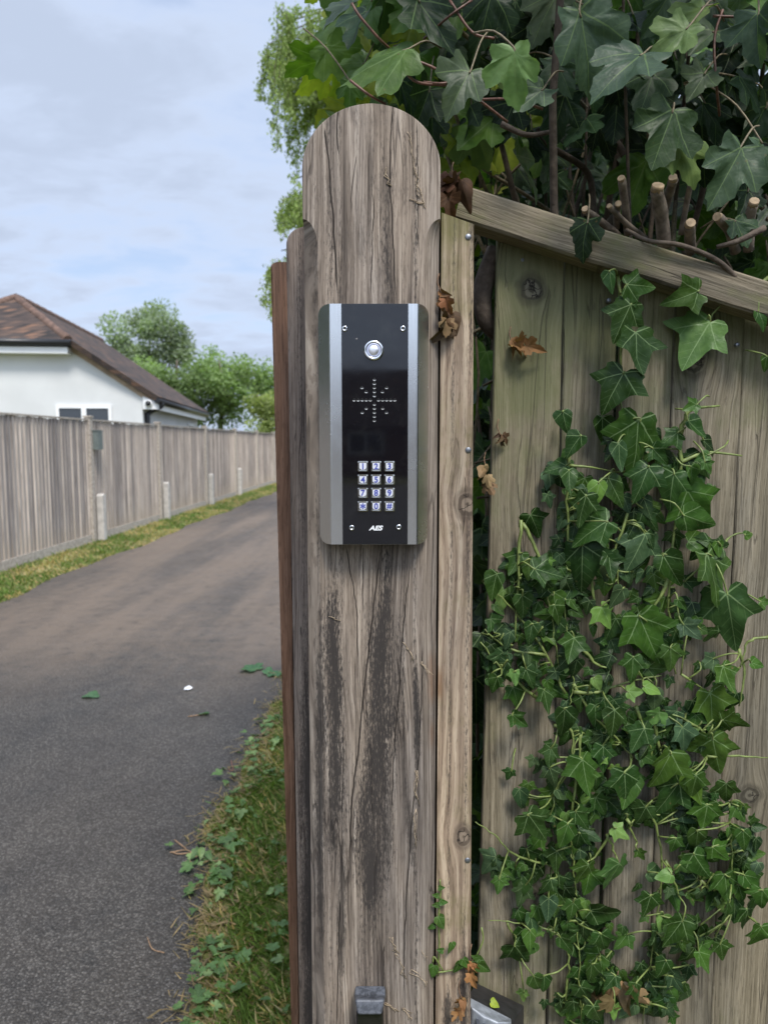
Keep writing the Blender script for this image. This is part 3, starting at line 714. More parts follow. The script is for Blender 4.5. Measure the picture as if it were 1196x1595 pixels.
for r_, row in enumerate(('123', '456', '789', '*0#')):
    for c_, ch in enumerate(row):
        px, py = 565.2+c_*20.6, 726.3+r_*20.7; v = P(px, py, YK); a = .0056
        q = MB()
        def ring_(h, d_, rr=.0008): return [(v.x-h+rr, v.y-d_, v.z-h), (v.x+h-rr, v.y-d_, v.z-h), (v.x+h, v.y-d_, v.z-h+rr), (v.x+h, v.y-d_, v.z+h-rr), (v.x+h-rr, v.y-d_, v.z+h), (v.x-h+rr, v.y-d_, v.z+h), (v.x-h, v.y-d_, v.z+h-rr), (v.x-h, v.y-d_, v.z-h+rr)]
        rs = [ring_(a, 0), ring_(a, .0016), ring_(a-.0010, .0027), ring_(a-.0016, .0026)]
        q.add([p_ for s__ in rs for p_ in s__], [(i*8+k, i*8+(k+1) % 8, i*8+8+(k+1) % 8, i*8+8+k) for i in range(3) for k in range(8)] + [tuple(range(24, 32))])
        key = q.build('key', keym, ic)
        q = MB(); h = a-.0019
        arc = [(-h, h), (h, h)] + [(h*math.cos(t), -.0008+(h-.0008)*math.sin(t)) for t in np.linspace(0, -math.pi, 11)]
        q.prism([(v.x+x_, v.y-.0026, v.z+z_) for x_, z_ in reversed(arc)], (0, -.0006, 0)); q.build('key_cap', cap_m, key)
        text('digit', ch, px, py, YK-.0034, .0088 if ch != '*' else .0135, ink, key, bold=.00022)
text('logo', 'AES', 585.5, 822.5, YK-.0002, .0068, white_ink, ic, .28, .00028, 1.22)

# ---------------------------------------------------------------- grey sensor on the post foot, lamp unit at the fence foot
v0, v1 = P(551.5, 1533, YP-.03), P(600, 1640, YP-.03)
sn = thing('sensor_box', ((v0.x+v1.x)/2, YP, v1.z), 'small dark grey plastic sensor box screwed low on the grey post', 'sensor')
slate, g = material('chalky slate plastic'); p = g.obj()
g.setp(Base_Color=g.mix(g.ss(g.noise(p, 160, 4, .7), .42, .62), (.10, .108, .126), (.045, .05, .06)), Roughness=.55)
q = MB(); xL, xR = v0.x, v1.x; zT = P(575, 1534, YP).z; zM = P(575, 1556, YP-.03).z; zB = P(575, 1577, YP-.033).z
q.add([(xL, YP-.0005, zT), (xR, YP-.0005, zT), (xL, YP-.014, zT-.001), (xR, YP-.014, zT-.001), (xL+.001, YP-.031, zM), (xR-.001, YP-.031, zM), (xL+.004, YP-.037, zB), (xR-.004, YP-.037, zB), (xL, YP-.0005, zB), (xR, YP-.0005, zB)],
      [(0, 2, 3, 1), (2, 4, 5, 3), (4, 6, 7, 5), (6, 8, 9, 7), (0, 8, 6, 4, 2), (1, 3, 5, 7, 9), (0, 1, 9, 8)])
q.build('hood', slate, sn, bevel=.0022)
q = MB(); q.box((xL+.002, YP-.030, v1.z-.02), (xR-.002, YP-.0005, zB-.0015)); q.build('lens', plain('dark lens', (.012, .011, .012), .12), sn, bevel=.002)
q = MB()
for k in range(9):
    x = P(565+k*2.4, 0, YP).x; zz = P(575, 1551, YP-.031).z
    if k != 3: q.box((x, YP-.0301, zz-.0012), (x+.0009, YP-.0277, zz+.0014))
q.build('embossed_mark', plain('worn mark', (.04, .042, .05), .6), sn)
YL = .86
lt = thing('light_unit', P(770, 1640, YL), 'weathered silver and black light unit littered with leaves at the fence foot', 'light')
a0, a1, a2, a3 = P(740, 1530, .91), P(816, 1566, .91), P(797, 1595, .83), P(728, 1552, .83)
blk = plain('weathered black plastic', (.022, .021, .022), .55, nscale=90, var=.4)
q = MB(); tops = [a3, a2, a1, a0]; q.prism([Vector(p_) for p_ in tops], (0, 0, -.13)); q.build('housing', blk, lt, bevel=.002)
silver = plain('weathered silver plastic', (.30, .32, .35), .45, .3, nscale=120, var=.2)
fr = [P(726, 1554, .822), P(735, 1571, .810), P(752, 1584, .803), P(775, 1594, .800), P(796, 1592, .806), P(796, 1587, .826), P(728, 1551, .826)]
q = MB(); q.prism(fr, (0, .0, -.12)); q.build('front_cover', silver, lt, bevel=.0015)
for k in range(3):
    b = P(744+k*10.5, 1594+k*3, .80); q = MB(); q.box((b.x-.0018, b.y-.0035+k*-.001, b.z-.06), (b.x+.0018, b.y+.02, b.z)); q.build('slot', plain('slot dark', (.05, .055, .065), .5), lt)

# ---------------------------------------------------------------- ivy
ivy_m = leaf_mat('ivy leaf', (.27, .38, .18, .46), rough=.38, trans=.18, spec=.15)
stem_m = plain('green ivy stem', (.155, .20, .055), .5, nscale=120, var=.3)
brown_m = plain('dry brown stem', (.16, .095, .055), .8, nscale=200, var=.35)
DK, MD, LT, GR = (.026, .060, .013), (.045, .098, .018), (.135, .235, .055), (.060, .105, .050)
def tint(c, j=.22):
    k = rnd.uniform(1-j, 1+j); return (c[0]*k*rnd.uniform(.9, 1.12), c[1]*k, c[2]*k*rnd.uniform(.85, 1.15))
# centre px, centre py, length px, tip direction in degrees (0 right, 90 down), tone
heroes = [
 (951,437,35,80,'D'),(995,443,45,-10,'D'),(970,499,62,110,'D'),(990,545,68,95,'D'),(957,605,70,110,'D'),(990,690,92,95,'D'),(1069,462,56,150,'M'),(1086,530,84,125,'L2'),
 (878,655,36,80,'D'),(893,692,42,130,'D'),(932,769,44,95,'L'),(868,731,36,150,'D'),(887,748,40,80,'D'),(1075,634,24,150,'M'),(1082,667,40,50,'D'),(1044,680,38,160,'D'),(1003,748,60,110,'D'),(965,709,46,90,'GD'),(1025,709,36,40,'D'),
 (957,763,52,70,'D'),(1044,760,58,100,'D'),(1086,790,78,60,'M'),(1078,738,30,80,'M'),(1102,727,22,60,'M'),(1094,711,22,160,'M'),(907,792,52,100,'D'),(1007,790,38,70,'GD'),(1188,495,32,60,'D'),(1192,565,24,90,'M'),
 (921,824,66,150,'D'),(997,856,66,110,'GR'),(907,878,76,85,'D'),(851,891,52,20,'D'),(1044,886,60,70,'D'),(1114,895,86,70,'M'),(1138,963,100,85,'MG'),(1008,991,86,80,'D2'),(1046,1025,42,80,'M'),(768,911,46,100,'D'),(815,943,42,75,'D'),(825,985,36,110,'D'),(823,1055,36,80,'D'),(770,1065,30,110,'D'),
 (1074,983,36,50,'GR'),(1132,1055,46,60,'M'),(1110,1104,66,75,'M2'),(1114,1176,72,80,'M2'),(1034,1198,72,100,'M2'),(1082,1224,46,90,'M'),(911,1206,62,85,'M'),(975,1226,58,95,'D'),(879,1124,56,95,'D'),(957,1124,46,90,'D'),(994,1150,46,120,'D'),(1066,1150,46,70,'GR'),(1142,1124,42,10,'M'),(945,959,40,60,'L'),(801,1055,24,100,'L'),(929,1065,26,70,'L'),(988,1078,28,10,'L'),(1015,1073,32,10,'L'),
 (807,1122,34,40,'D'),(855,1178,32,100,'D'),(860,1210,36,60,'GD'),(1060,941,24,60,'M'),(1178,1035,26,20,'M'),(1118,854,26,80,'M'),(1166,832,18,0,'M'),(1191,937,22,0,'M'),(1010,808,42,60,'D'),(1086,812,60,30,'M'),
 (918,1213,30,90,'M'),(835,1285,58,60,'D'),(880,1301,50,100,'M'),(904,1276,42,60,'D'),(978,1231,56,100,'M'),(909,1361,46,95,'M'),(958,1364,62,95,'L2'),(967,1296,30,20,'L'),(1050,1316,28,80,'M'),(1066,1355,32,40,'L2'),(1034,1364,30,170,'L'),(1090,1348,52,60,'D'),(1086,1312,52,80,'M'),(1041,1240,70,120,'D'),(1084,1227,56,60,'M2'),
 (1131,1379,48,90,'M'),(1167,1377,42,60,'M'),(1131,1420,42,110,'D'),(1180,1460,52,95,'M'),(1124,1482,34,80,'D'),(1095,1496,40,60,'M'),(1050,1451,56,120,'D'),(940,1424,56,10,'D'),(891,1420,38,95,'M'),(855,1415,40,80,'GD'),(777,1379,26,90,'M'),(812,1487,52,50,'D'),(826,1464,36,90,'M'),(835,1532,36,70,'D'),(920,1514,36,100,'D'),(938,1469,42,80,'D'),(951,1529,30,120,'D'),(911,1550,46,60,'D'),(929,1581,46,70,'D'),(994,1545,36,80,'D'),(1054,1532,32,70,'GD'),(1032,1509,36,100,'D'),(956,1577,26,90,'L'),(815,1552,22,90,'L'),(848,1532,32,80,'D'),(1043,1577,26,60,'GD'),(1153,1267,32,60,'M'),(1158,1308,36,80,'M'),
 (870,955,40,70,'D'),(890,1010,44,110,'D'),(850,1090,40,80,'D'),(950,880,44,70,'D'),(960,930,40,110,'GD'),(985,1040,42,95,'D'),(1020,1090,40,80,'GR'),(940,1180,44,85,'D'),(1000,1270,40,90,'D'),(865,1340,38,90,'D'),(1100,1270,44,95,'M'),(1010,1410,40,95,'D'),(850,1380,34,120,'D'),(880,1470,36,60,'D'),(900,1310,36,100,'D'),(1120,1330,40,50,'M'),(1185,1400,36,100,'M'),(1165,1430,44,80,'D'),
]
TONE = dict(D3=(.016, .036, .010), D=DK, M=MD, L=LT, GR=GR, GD=(.038, .072, .030), L2=(.085, .17, .045), M2=(.070, .135, .022), MG=(.052, .11, .032), D2=(.038, .092, .016))  # D3: shade of the dense tangle put into the filler leaf colour
stems = {
 'top': [[(962, 430), (968, 500), (965, 580), (967, 640), (985, 690), (978, 760)], [(1196, 465), (1120, 470), (1070, 462)], [(1196, 432), (1150, 468), (1128, 470), (1100, 505), (1078, 540)]],
 'left': [[(876, 640), (886, 690), (883, 780), (884, 860), (880, 960), (888, 1030), (893, 1065), (885, 1100)], [(884, 725), (920, 728), (958, 735)], [(811, 810), (806, 900), (802, 1000)], [(813, 815), (840, 870), (858, 960), (870, 1040)], [(905, 1010), (930, 1035), (945, 1040)], [(880, 1080), (850, 1020), (800, 950), (750, 905)], [(840, 1090), (790, 1050), (748, 1000)], [(862, 1130), (890, 1140), (892, 1190)], [(920, 870), (927, 950), (945, 980)],[(850,1020),(792,1010),(755,980)]],
 'mid': [[(893, 1078), (930, 1078), (980, 1062), (1030, 1052)], [(1058, 690), (1060, 760), (1050, 830), (1043, 900), (1044, 980), (1052, 1050)], [(893, 1065), (920, 1110), (960, 1150), (985, 1180)], [(985, 780), (958, 860), (965, 930)], [(1015, 1110), (1025, 1160), (1034, 1180)], [(975, 1140), (1000, 1130), (1030, 1110)], [(1040, 900), (1010, 970)], [(1060, 720), (1100, 705), (1155, 710)], [(1058, 680), (1075, 640), (1120, 632)], [(1060, 755), (1000, 735), (958, 735)], [(905, 1140), (900, 1190)], [(990, 1100), (1008, 1150), (1015, 1180)]],
 'right': [[(1060, 1050), (1110, 1085)], [(1065, 1120), (1110, 1150)], [(1110, 870), (1140, 835), (1170, 830)], [(1150, 1010), (1158, 1050), (1150, 1100)], [(1100, 1178), (1150, 1178), (1196, 1180)], [(1125, 1400), (1180, 1440), (1196, 1460)], [(1135, 1250), (1140, 1330), (1135, 1400)], [(1090, 1370), (1140, 1420)], [(1196, 992), (1165, 1000), (1152, 1040)]],
 'low': [[(880, 1560), (885, 1500), (875, 1462), (845, 1445), (800, 1436), (760, 1434)], [(790, 1436), (806, 1480)], [(900, 1200), (890, 1280), (895, 1380), (900, 1480), (905, 1595)], [(955, 1290), (930, 1330), (912, 1345)], [(945, 1300), (962, 1340)], [(975, 1275), (992, 1312)], [(1035, 1340), (1050, 1375), (1056, 1395)], [(930, 1490), (945, 1510), (948, 1530)], [(1010, 1250), (1030, 1340), (1020, 1450), (1000, 1595)], [(860, 1350), (800, 1330), (770, 1300), (740, 1280)], [(860, 1240), (880, 1200), (900, 1150)]],
}
stem_r = {'top': .0022, 'left': .0026, 'mid': .0030, 'right': .0022, 'low': .0023}
IVYN = {
 'top': 'upper ivy stem with single dark leaves climbing the boards to the sloping rail',
 'left': 'tangled small leaved ivy on the board edge left of the thick green stems',
 'mid': 'central ivy with the thickest pale green stems and overlapping dark leaves',
 'right': 'big leaved bright ivy hanging across the right hand boards of the fence',
 'low': 'dense lower ivy trailing to the fence foot above the light unit'}
def region(px, py):
    if py < 650 or (py < 720 and 940 < px < 1030): return 'top'
    if py > 1235: return 'right' if px > 1075 else 'low'
    if px < 925: return 'left'
    if px > 1070: return 'right'
    return 'mid'
YV = YF-.008
ivies = {}
for k, lab in IVYN.items():
    b = stems[k][0][-1]; v = P(b[0], min(b[1], 1595), YV); root = thing('ivy', v, lab, 'ivy', 'ivy growing over the board fence')
    ivies[k] = dict(root=root, lv=Leaves(), st=MB(), pt=MB(), nodes=[])
    for path in stems[k]:
        pts = [P(a, b_, YV - .006 - .008*rnd.random()) for a, b_ in path]
        sp = spline(pts, 5); n = len(sp); r0 = stem_r[k]*rnd.uniform(.75, 1.1)
        for p_ in sp[1:-1]: p_.x += rnd.gauss(0, .001); p_.y += rnd.gauss(0, .001)
        ivies[k]['st'].tube(sp, [r0*(1-.72*i/n)*rnd.uniform(.88, 1.14) for i in range(n)], 7)
        ivies[k]['nodes'] += sp
def put_ivy(px, py, s, ang, tone, depth=0., hero=True):
    k = region(px, py); I = ivies[k]
    sc = 1/F
    Y = YV - .012 - depth
    c = P(px, py, Y); size = s*sc*Y*1.0
    a = R(ang+rnd.gauss(0, 6)); tip = Vector((math.cos(a), rnd.uniform(-.35, .10), -math.sin(a)))
    nor = Vector((rnd.gauss(0, .28), -1, rnd.gauss(.32, .26)))
    tpl = IVY if rnd.random() < .6 or s > 62 else IVY2
    tn = tip.normalized(); base = c - tn*size*.42
    I['lv'].add(tpl, base, tip, nor, size, tint(TONE[tone]), fold=rnd.uniform(.05, .3)*(-1 if rnd.random() < .45 else 1), curl=rnd.uniform(-.05, .42), width=rnd.uniform(.72, .98))
    # petiole to the closest bit of stem, else a short hook into the tangle
    best = min(I['nodes'], key=lambda q: (q-base).length)
    dd = (best-base).length
    e = best if dd < .06 else base + Vector((-tn.x*.02+rnd.gauss(0, .008), .016, -tn.z*.028+rnd.gauss(0, .008)))
    mid = (base+e)/2 + Vector((rnd.gauss(0, .003), -.006, rnd.gauss(.003, .003)))
    if not hero and rnd.random() < .75: return
    I['pt'].tube(spline([e, mid, base, base+tn*size*.06], 3), [.0011]*9+[.0008], 5)
for h_ in heroes: put_ivy(*h_, depth=rnd.uniform(.004, .03))
# the small leaves that fill the tangle behind the big ones
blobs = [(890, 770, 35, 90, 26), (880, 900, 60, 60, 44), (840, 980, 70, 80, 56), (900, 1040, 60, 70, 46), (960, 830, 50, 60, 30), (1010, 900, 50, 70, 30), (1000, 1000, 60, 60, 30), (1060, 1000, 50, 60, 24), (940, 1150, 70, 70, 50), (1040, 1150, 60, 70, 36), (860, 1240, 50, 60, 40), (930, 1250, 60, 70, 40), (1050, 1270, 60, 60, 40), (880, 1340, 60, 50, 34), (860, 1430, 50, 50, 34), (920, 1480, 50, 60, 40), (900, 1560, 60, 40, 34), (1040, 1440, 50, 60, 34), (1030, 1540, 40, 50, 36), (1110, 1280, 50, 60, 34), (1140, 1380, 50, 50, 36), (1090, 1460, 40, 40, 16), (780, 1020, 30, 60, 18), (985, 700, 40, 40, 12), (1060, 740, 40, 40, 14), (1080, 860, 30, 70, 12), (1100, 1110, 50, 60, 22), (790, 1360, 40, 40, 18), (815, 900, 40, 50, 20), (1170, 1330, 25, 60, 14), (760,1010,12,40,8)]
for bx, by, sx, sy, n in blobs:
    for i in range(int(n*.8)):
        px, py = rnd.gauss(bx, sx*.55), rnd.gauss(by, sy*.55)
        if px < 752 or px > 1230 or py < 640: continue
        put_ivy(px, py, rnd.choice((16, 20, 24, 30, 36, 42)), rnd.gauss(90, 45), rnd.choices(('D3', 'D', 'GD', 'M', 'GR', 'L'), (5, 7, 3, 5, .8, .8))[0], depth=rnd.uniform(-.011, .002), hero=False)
for k, I in ivies.items():
    I['st'].add(I['pt'].v, I['pt'].f, True); I['st'].build('stem', stem_m, I['root']); I['lv'].build('foliage', ivy_m, I['root'])
# a stray sprig on the pine post
sg = thing('ivy_sprig', P(687, 1440, YB-.002), 'thin ivy sprig creeping up the joint of the pine post', 'ivy')
q = MB(); l = Leaves()
for path in ([(682, 1520), (684, 1470), (683, 1430), (686, 1390), (685, 1370)], [(678, 1515), (700, 1512), (725, 1505), (742, 1490)], [(741, 1490), (752, 1465), (750, 1445)], [(690, 1512), (676, 1490), (674, 1500)]):
    q.tube(spline([P(a, b, YB-.004) for a, b in path], 4), .0010, 5)
for px, py, s, a in ((687, 1383, 11, 0), (679, 1395, 11, 180), (690, 1405, 14, 10), (679, 1410, 12, 170), (686, 1436, 24, 60), (672, 1444, 14, 150), (702, 1476, 20, 100), (674, 1512, 22, 100), (712, 1506, 22, 120), (725, 1500, 20, 60), (748, 1505, 32, 40), (742, 1492, 16, 200), (735, 1512, 14, 90), (686, 1480, 12, 200)):
    c = P(px, py, YB-.007); t = Vector((math.cos(R(a)), -.2, -math.sin(R(a))))
    l.add(IVY2, c-t*s/F*YB*.4, t, (rnd.gauss(0, .3), -1, .3), s/F*YB, tint(MD), width=.9)
q.build('stem', stem_m, sg); l.build('foliage', ivy_m, sg)
# small sprigs in the gap
# dried aerial rootlets left on the big post
root_m = plain('pale rootlet', (.36, .28, .19), .9, nscale=300, var=.4)
rl = thing('dry_rootlets', P(640, 1500, YP), 'pale dried ivy rootlets clinging in wisps to the big grey post', 'rootlets')
q = MB()
for a, b, c, d_ in ((637, 205, 8, 60), (648, 260, 6, 50), (652, 285, 8, 40), (640, 310, 18, 8), (600, 260, 10, 30), (628, 1000, 14, 30), (655, 1030, 18, 22), (620, 1485, 12, 45), (640, 1510, 30, 25), (610, 1460, 10, 25), (646, 1200, 4, 50), (645, 1260, 3, 60), (629, 1570, 14, 18), (600, 1562, 20, 14), (655, 1480, 10, 15), (515, 960, 14, 6)):
    for k in range(3):
        x, y = a, b; pts = []
        for i in range(6):
            pts.append(P(x+rnd.gauss(0, 2.0), y, YP-.0008)); x += c/5*rnd.uniform(.3, 1.5); y += d_/5*rnd.uniform(.6, 1.3)
        q = MB()
        if rnd.random() < .7: q.tube(pts, [.00036*rnd.uniform(.5, 1.6) for _ in pts], 4); q.build('rootlet', root_m, rl)

# ---------------------------------------------------------------- dry leaves caught in the timber
dry_m = leaf_mat('dry brown leaf', (.20, .11, .05, .3), rough=.7, trans=.12, spec=.2, secondary=False)
def dry_leaf(px, py, Y, s, ang, label, col=(.15, .075, .032), crumple=.5):
    c = P(px, py, Y); a = R(ang); l = Leaves(); size = s/F*Y
    root = thing('dry_leaf', c, label, 'dry leaf', 'dry leaves caught in the timber')
    t = Vector((math.cos(a), -.3, -math.sin(a)))
    for k_ in range(6):
        t3 = t.normalized()+Vector((rnd.gauss(0, .55), rnd.gauss(-.1, .5), rnd.gauss(0, .55)))
        l.add((IVY2, MAPLE)[k_ % 2], c-t.normalized()*size*(.42-.1*k_*(k_ % 2))+Vector((rnd.gauss(0, .08)*size, rnd.uniform(-.006, .002), rnd.gauss(0, .08)*size)), t3, (rnd.gauss(0, .8), -1, rnd.gauss(0, .6)), size*rnd.uniform(.4, .68), tint(col, .35), fold=rnd.uniform(-1, 1)*crumple*1.6, curl=rnd.uniform(.2, 1.2), width=.8)
    l.build('blade', dry_m, root)
    q = MB(); b = c-t.normalized()*size*.35; q.tube(spline([b, b+Vector((-.004, .003, .012)), b+Vector((-.002, .006, .022))], 3), .0008, 5); q.build('stalk', brown_m, root)
dry_leaf(691, 466, YB-.008, 32, 70, 'crumpled brown leaf in the post joint, upper of the two beside the panel')
dry_leaf(693, 508, YB-.008, 52, 110, 'longer curled brown leaf hanging in the joint right beside the panel top', (.14, .085, .045), .4)
dry_leaf(812, 537, YF-.012, 38, 10, 'curled tan leaf on a thin stalk lying across the first fence board', (.21, .115, .05))
dry_leaf(706, 300, .85, 62, 100, 'large crumpled dark brown leaf wedged where rail meets big post', (.085, .042, .022), .7)
dry_leaf(757, 746, .90, 42, 100, 'pale tan curled leaf wedged in the dark gap beside the fence', (.27, .18, .095), .5)
dry_leaf(733, 1512, YB-.008, 30, 120, 'orange tan leaf caught beside the sprig above the light unit', (.24, .125, .05))
dry_leaf(718, 1570, YB-.008, 34, 100, 'rusty leaf stuck to the pine post beside the light unit', (.22, .11, .045))
dry_leaf(962, 1565, YF-.03, 70, 105, 'long narrow tan blade of leaf hanging among the lowest ivy', (.25, .16, .08), .5)
dry_leaf(783, 685, YF-.012, 20, 60, 'tiny dark brown leaf scrap on the left edge of the fence', (.08, .05, .03), .4)
# yellow-green fallen leaves on the light unit
for px, py, s, a, lab in ((742, 1563, 20, 180, 'narrow yellow green leaf fallen on the silver light unit'), (764, 1561, 17, 60, 'small notched yellow green leaf fallen on the black housing')):
    v = P(px, py, .84); l = Leaves(); r_ = thing('fallen_leaf', v, lab, 'leaf')
    l.add(IVY2, v, (math.cos(R(a)), -.1, -.25*math.sin(R(a))-.02), (0, -.6, 1), s/F*.84, (.33, .40, .05)); l.build('blade', ivy_m, r_)

# ---------------------------------------------------------------- hedge
maple_m = leaf_mat('field maple leaf', (.16, .24, .09, .55), angles=(0, 48, 108), rough=.46, trans=.30, spec=.24)
bark_m, g = material('hedge bark'); p = g.obj()
g.setp(Base_Color=g.ramp(g.noise(p, 70, 5, .65), [(.3, (.055, .040, .030)), (.55, (.105, .080, .060)), (.75, (.17, .135, .10))]), Roughness=.9, Normal=g.bump(g.noise(p, 130, 4), .6, .003))
stub_m = plain('grey stub bark', (.15, .122, .095), .9, nscale=90, var=.45, bump=.7, bscale=220)
cut_m = plain('fresh cut wood', (.33, .245, .155), .8, nscale=150, var=.25)
red_m = plain('reddish twig', (.13, .062, .042), .5, nscale=200, var=.4)
hedge = thing('maple_hedge', (.6, 1.25, 0), 'tall dark green maple hedge leaning over the fence top and rail', 'hedge')
hl = Leaves(); br = MB(); tw = MB()
HG = (.036, .072, .028); HGR = (.066, .102, .058); HL = (.145, .225, .07); HY = (.30, .36, .05); HD = (.017, .036, .014)  # HY: backlit glow painted as leaf colour, the sun stands behind the viewer
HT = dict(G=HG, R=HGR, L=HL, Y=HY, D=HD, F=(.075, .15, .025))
hh = [(687,22,84,160,'F',.95),(718,130,78,125,'R',.80),(803,112,80,80,'L',.74),(830,152,60,140,'R',.84),(870,175,72,110,'D',.95),(915,67,112,70,'R',.82),(974,98,104,150,'R',.78),(1050,63,72,140,'L',.80),(1072,22,64,160,'L',.84),(1175,51,72,100,'R',.82),(1170,135,62,30,'G',.90),(1090,130,56,120,'R',.86),(1063,108,50,60,'G',.92),(1010,139,80,110,'G',.90),(1037,206,96,110,'G',.82),(1068,246,80,60,'L',.84),(1137,268,98,115,'R',.76),(1193,242,62,70,'R',.84),(866,291,42,90,'G',.95),(908,366,58,110,'D',.885),(1153,358,46,60,'G',.90),(875,112,62,60,'G',.92),(1027,18,62,120,'R',.9),(938,13,54,10,'L',.92),(844,54,72,100,'D',.95),(900,200,60,130,'G',.96),(1000,60,60,60,'G',.95),
 (590,90,112,170,'F',.86),(670,30,100,60,'D',.88),(655,110,66,80,'F',.98),(556,38,70,130,'G',1.0),(530,20,60,150,'R',.95),(575,20,66,100,'F',1.05),(605,10,60,80,'G',1.0),(640,15,70,120,'F',1.0),(635,150,70,60,'D',.95),(660,165,70,110,'D',.92),(690,90,70,110,'D',1.0),(545,145,40,90,'F',1.0),(553,110,50,140,'F',1.05),(600,120,50,100,'Y',1.2),(625,60,60,70,'Y',1.2),(570,60,50,60,'Y',1.25),(700,60,66,30,'G',.95),(740,60,80,120,'G',.96),(760,20,80,100,'D',.9),(750,110,66,60,'D',1.0),(725,190,60,110,'D',1.0),(675,200,50,80,'D',1.0),(745,200,80,150,'F',1.0),
 (800,40,80,90,'G',.95),(850,15,80,130,'R',.92),(900,10,70,60,'G',.96),(960,50,80,120,'D',.95),(1120,20,70,80,'G',.92),(1140,80,80,110,'D',.95),(1110,180,70,60,'D',.96),(1180,190,70,120,'G',.95),(960,170,80,100,'D',1.0),(920,130,70,60,'G',.96),(790,180,66,120,'D',1.0),(830,220,60,90,'D',1.05),(1100,60,60,140,'R',.9),(1190,20,60,90,'G',.9),(1000,110,66,20,'R',.92),(940,210,56,70,'D',1.05),(1160,310,50,120,'D',.96),(880,60,70,140,'G',.97),(785,75,66,60,'D',1.0)]
def put_maple(px, py, s, ang, tone, Y, stalk=True):
    c = P(px, py, Y); a = R(ang); size = s/F*Y
    tip = Vector((math.cos(a), rnd.uniform(-.55, .15), -math.sin(a)-.1)); tn = tip.normalized()
    nor = Vector((rnd.gauss(0, .35), rnd.uniform(-1, -.35), rnd.uniform(.25, .95)))
    b = c-tn*size*.42
    hl.add(MAPLE, b, tip, nor, size, tint(HT[tone], .15), fold=rnd.uniform(-.2, .4), curl=rnd.uniform(0, .45), width=rnd.uniform(.68, .9))
    if stalk:
        e = b-tn*.05+Vector((rnd.gauss(0, .02), .03, rnd.gauss(.0, .02)))
        tw.tube(spline([e, (b+e)/2+Vector((0, -.004, .006)), b, b+tn*size*.1], 3), .0011, 5)
for h_ in hh: put_maple(*h_)
def inhedge(x, y, z):
    top = 2.75 + .12*math.sin(x*5); return z < top
cnt = 0
for i in range(9000):
    x = rnd.uniform(-.02, 3.2) if rnd.random() < .5 else rnd.uniform(-.02, 1.1)
    deep = rnd.random()
    y = 1.0 + 2.4*deep
    z = rnd.uniform(.1, 2.75)
    px = CX + x/y*F
    ry = HZ-(z-EYE)/y*F                 # rough height in the picture, only to thin the bare inside of the hedge
    if x < .10 and z < 1.95 + .2*rnd.random(): continue
    if y < 1.35 and z < 2.02-.25*max(0, x-.2) and z > 1.35 and rnd.random() < .66: continue
    if x < .28 and y < 1.25 and rnd.random() < .55: continue
    tn_ = rnd.choices(('D', 'G', 'R', 'F'), (5, 3, .6, 1))[0]
    a = rnd.gauss(95, 50); t = Vector((math.cos(R(a)), rnd.uniform(-.5, .3), -math.sin(R(a))))
    hl.add(MAPLE, (x, y, z), t, (rnd.gauss(0, .6), rnd.uniform(-1, .1), rnd.uniform(.1, 1)), rnd.uniform(.05, .095)*(1+.35*(y > 1.9)), tint(HT[tn_]), width=.9)
# upper canopy reaching out above the fence, mostly over the frame
for i in range(520):
    x = rnd.uniform(-.06, 2.6); y = rnd.uniform(.72, 1.1); z = 2.02 + abs(rnd.gauss(0, .22)) + (.10 if x < .15 else 0)
    if y < .8: z += .06
    a = rnd.gauss(95, 50); t = Vector((math.cos(R(a)), rnd.uniform(-.5, .3), -math.sin(R(a))))
    hl.add(MAPLE, (x, y, z), t, (rnd.gauss(0, .5), rnd.uniform(-1, .1), rnd.uniform(.2, 1)), rnd.uniform(.05, .09), tint(HT[rnd.choice('GGDRF')]), width=.9)
# thin leaves at the left end, backlight put into their yellow green tint
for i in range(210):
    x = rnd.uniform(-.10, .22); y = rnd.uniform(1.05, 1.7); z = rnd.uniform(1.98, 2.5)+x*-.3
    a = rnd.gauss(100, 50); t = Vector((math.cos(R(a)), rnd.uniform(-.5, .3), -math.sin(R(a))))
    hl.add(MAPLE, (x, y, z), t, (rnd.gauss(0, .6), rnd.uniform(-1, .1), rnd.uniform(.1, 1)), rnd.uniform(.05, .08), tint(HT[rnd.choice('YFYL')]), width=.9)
hl.build('foliage', maple_m, hedge)
# stems fanning up behind the rail
for i in range(46):
    x = rnd.uniform(.18, 2.4) if i > 26 else rnd.uniform(.2, .8); y = rnd.uniform(1.1, 1.9)
    pts = [Vector((x, y, .0))]
    for k in range(7):
        pts.append(pts[-1]+Vector((rnd.gauss(0, .07)+(.02 if i % 2 else -.02), rnd.gauss(-.01, .05), .36))); pts[-1].x = max(pts[-1].x, .17)
    r0 = rnd.uniform(.005, .014)
    br.tube(spline(pts, 3), [r0*(1-.8*k/21) for k in range(22)], 7)
for i in range(150):
    x = rnd.uniform(.1, 1.6); y = rnd.uniform(.97, 1.5); z = rnd.uniform(1.35, 2.2)
    a = rnd.gauss(90, 45); L_ = rnd.uniform(.1, .35)
    p0 = Vector((x, y, z)); p1 = p0+Vector((math.cos(R(a))*L_, rnd.uniform(-.05, .05), math.sin(R(a))*L_))
    tw.tube(spline([p0, (p0+p1)/2+Vector((rnd.gauss(0, .02), 0, rnd.gauss(0, .02))), p1], 3), [.004*rnd.uniform(.4, 1)]*6+[.0015], 5)
def px_tube(path, rad, Y, mb_): mb_.tube(spline([P(a, b, Y+dy) for a, b, dy in path], 5), [rad*(1-.35*i/(5*(len(path)-1))) for i in range(5*(len(path)-1)+1)], 8)
px_tube([(1150, 437, .0), (1115, 405, -.01), (1060, 382, -.015), (1010, 375, -.01), (975, 358, .02)], .0036, .90, br)
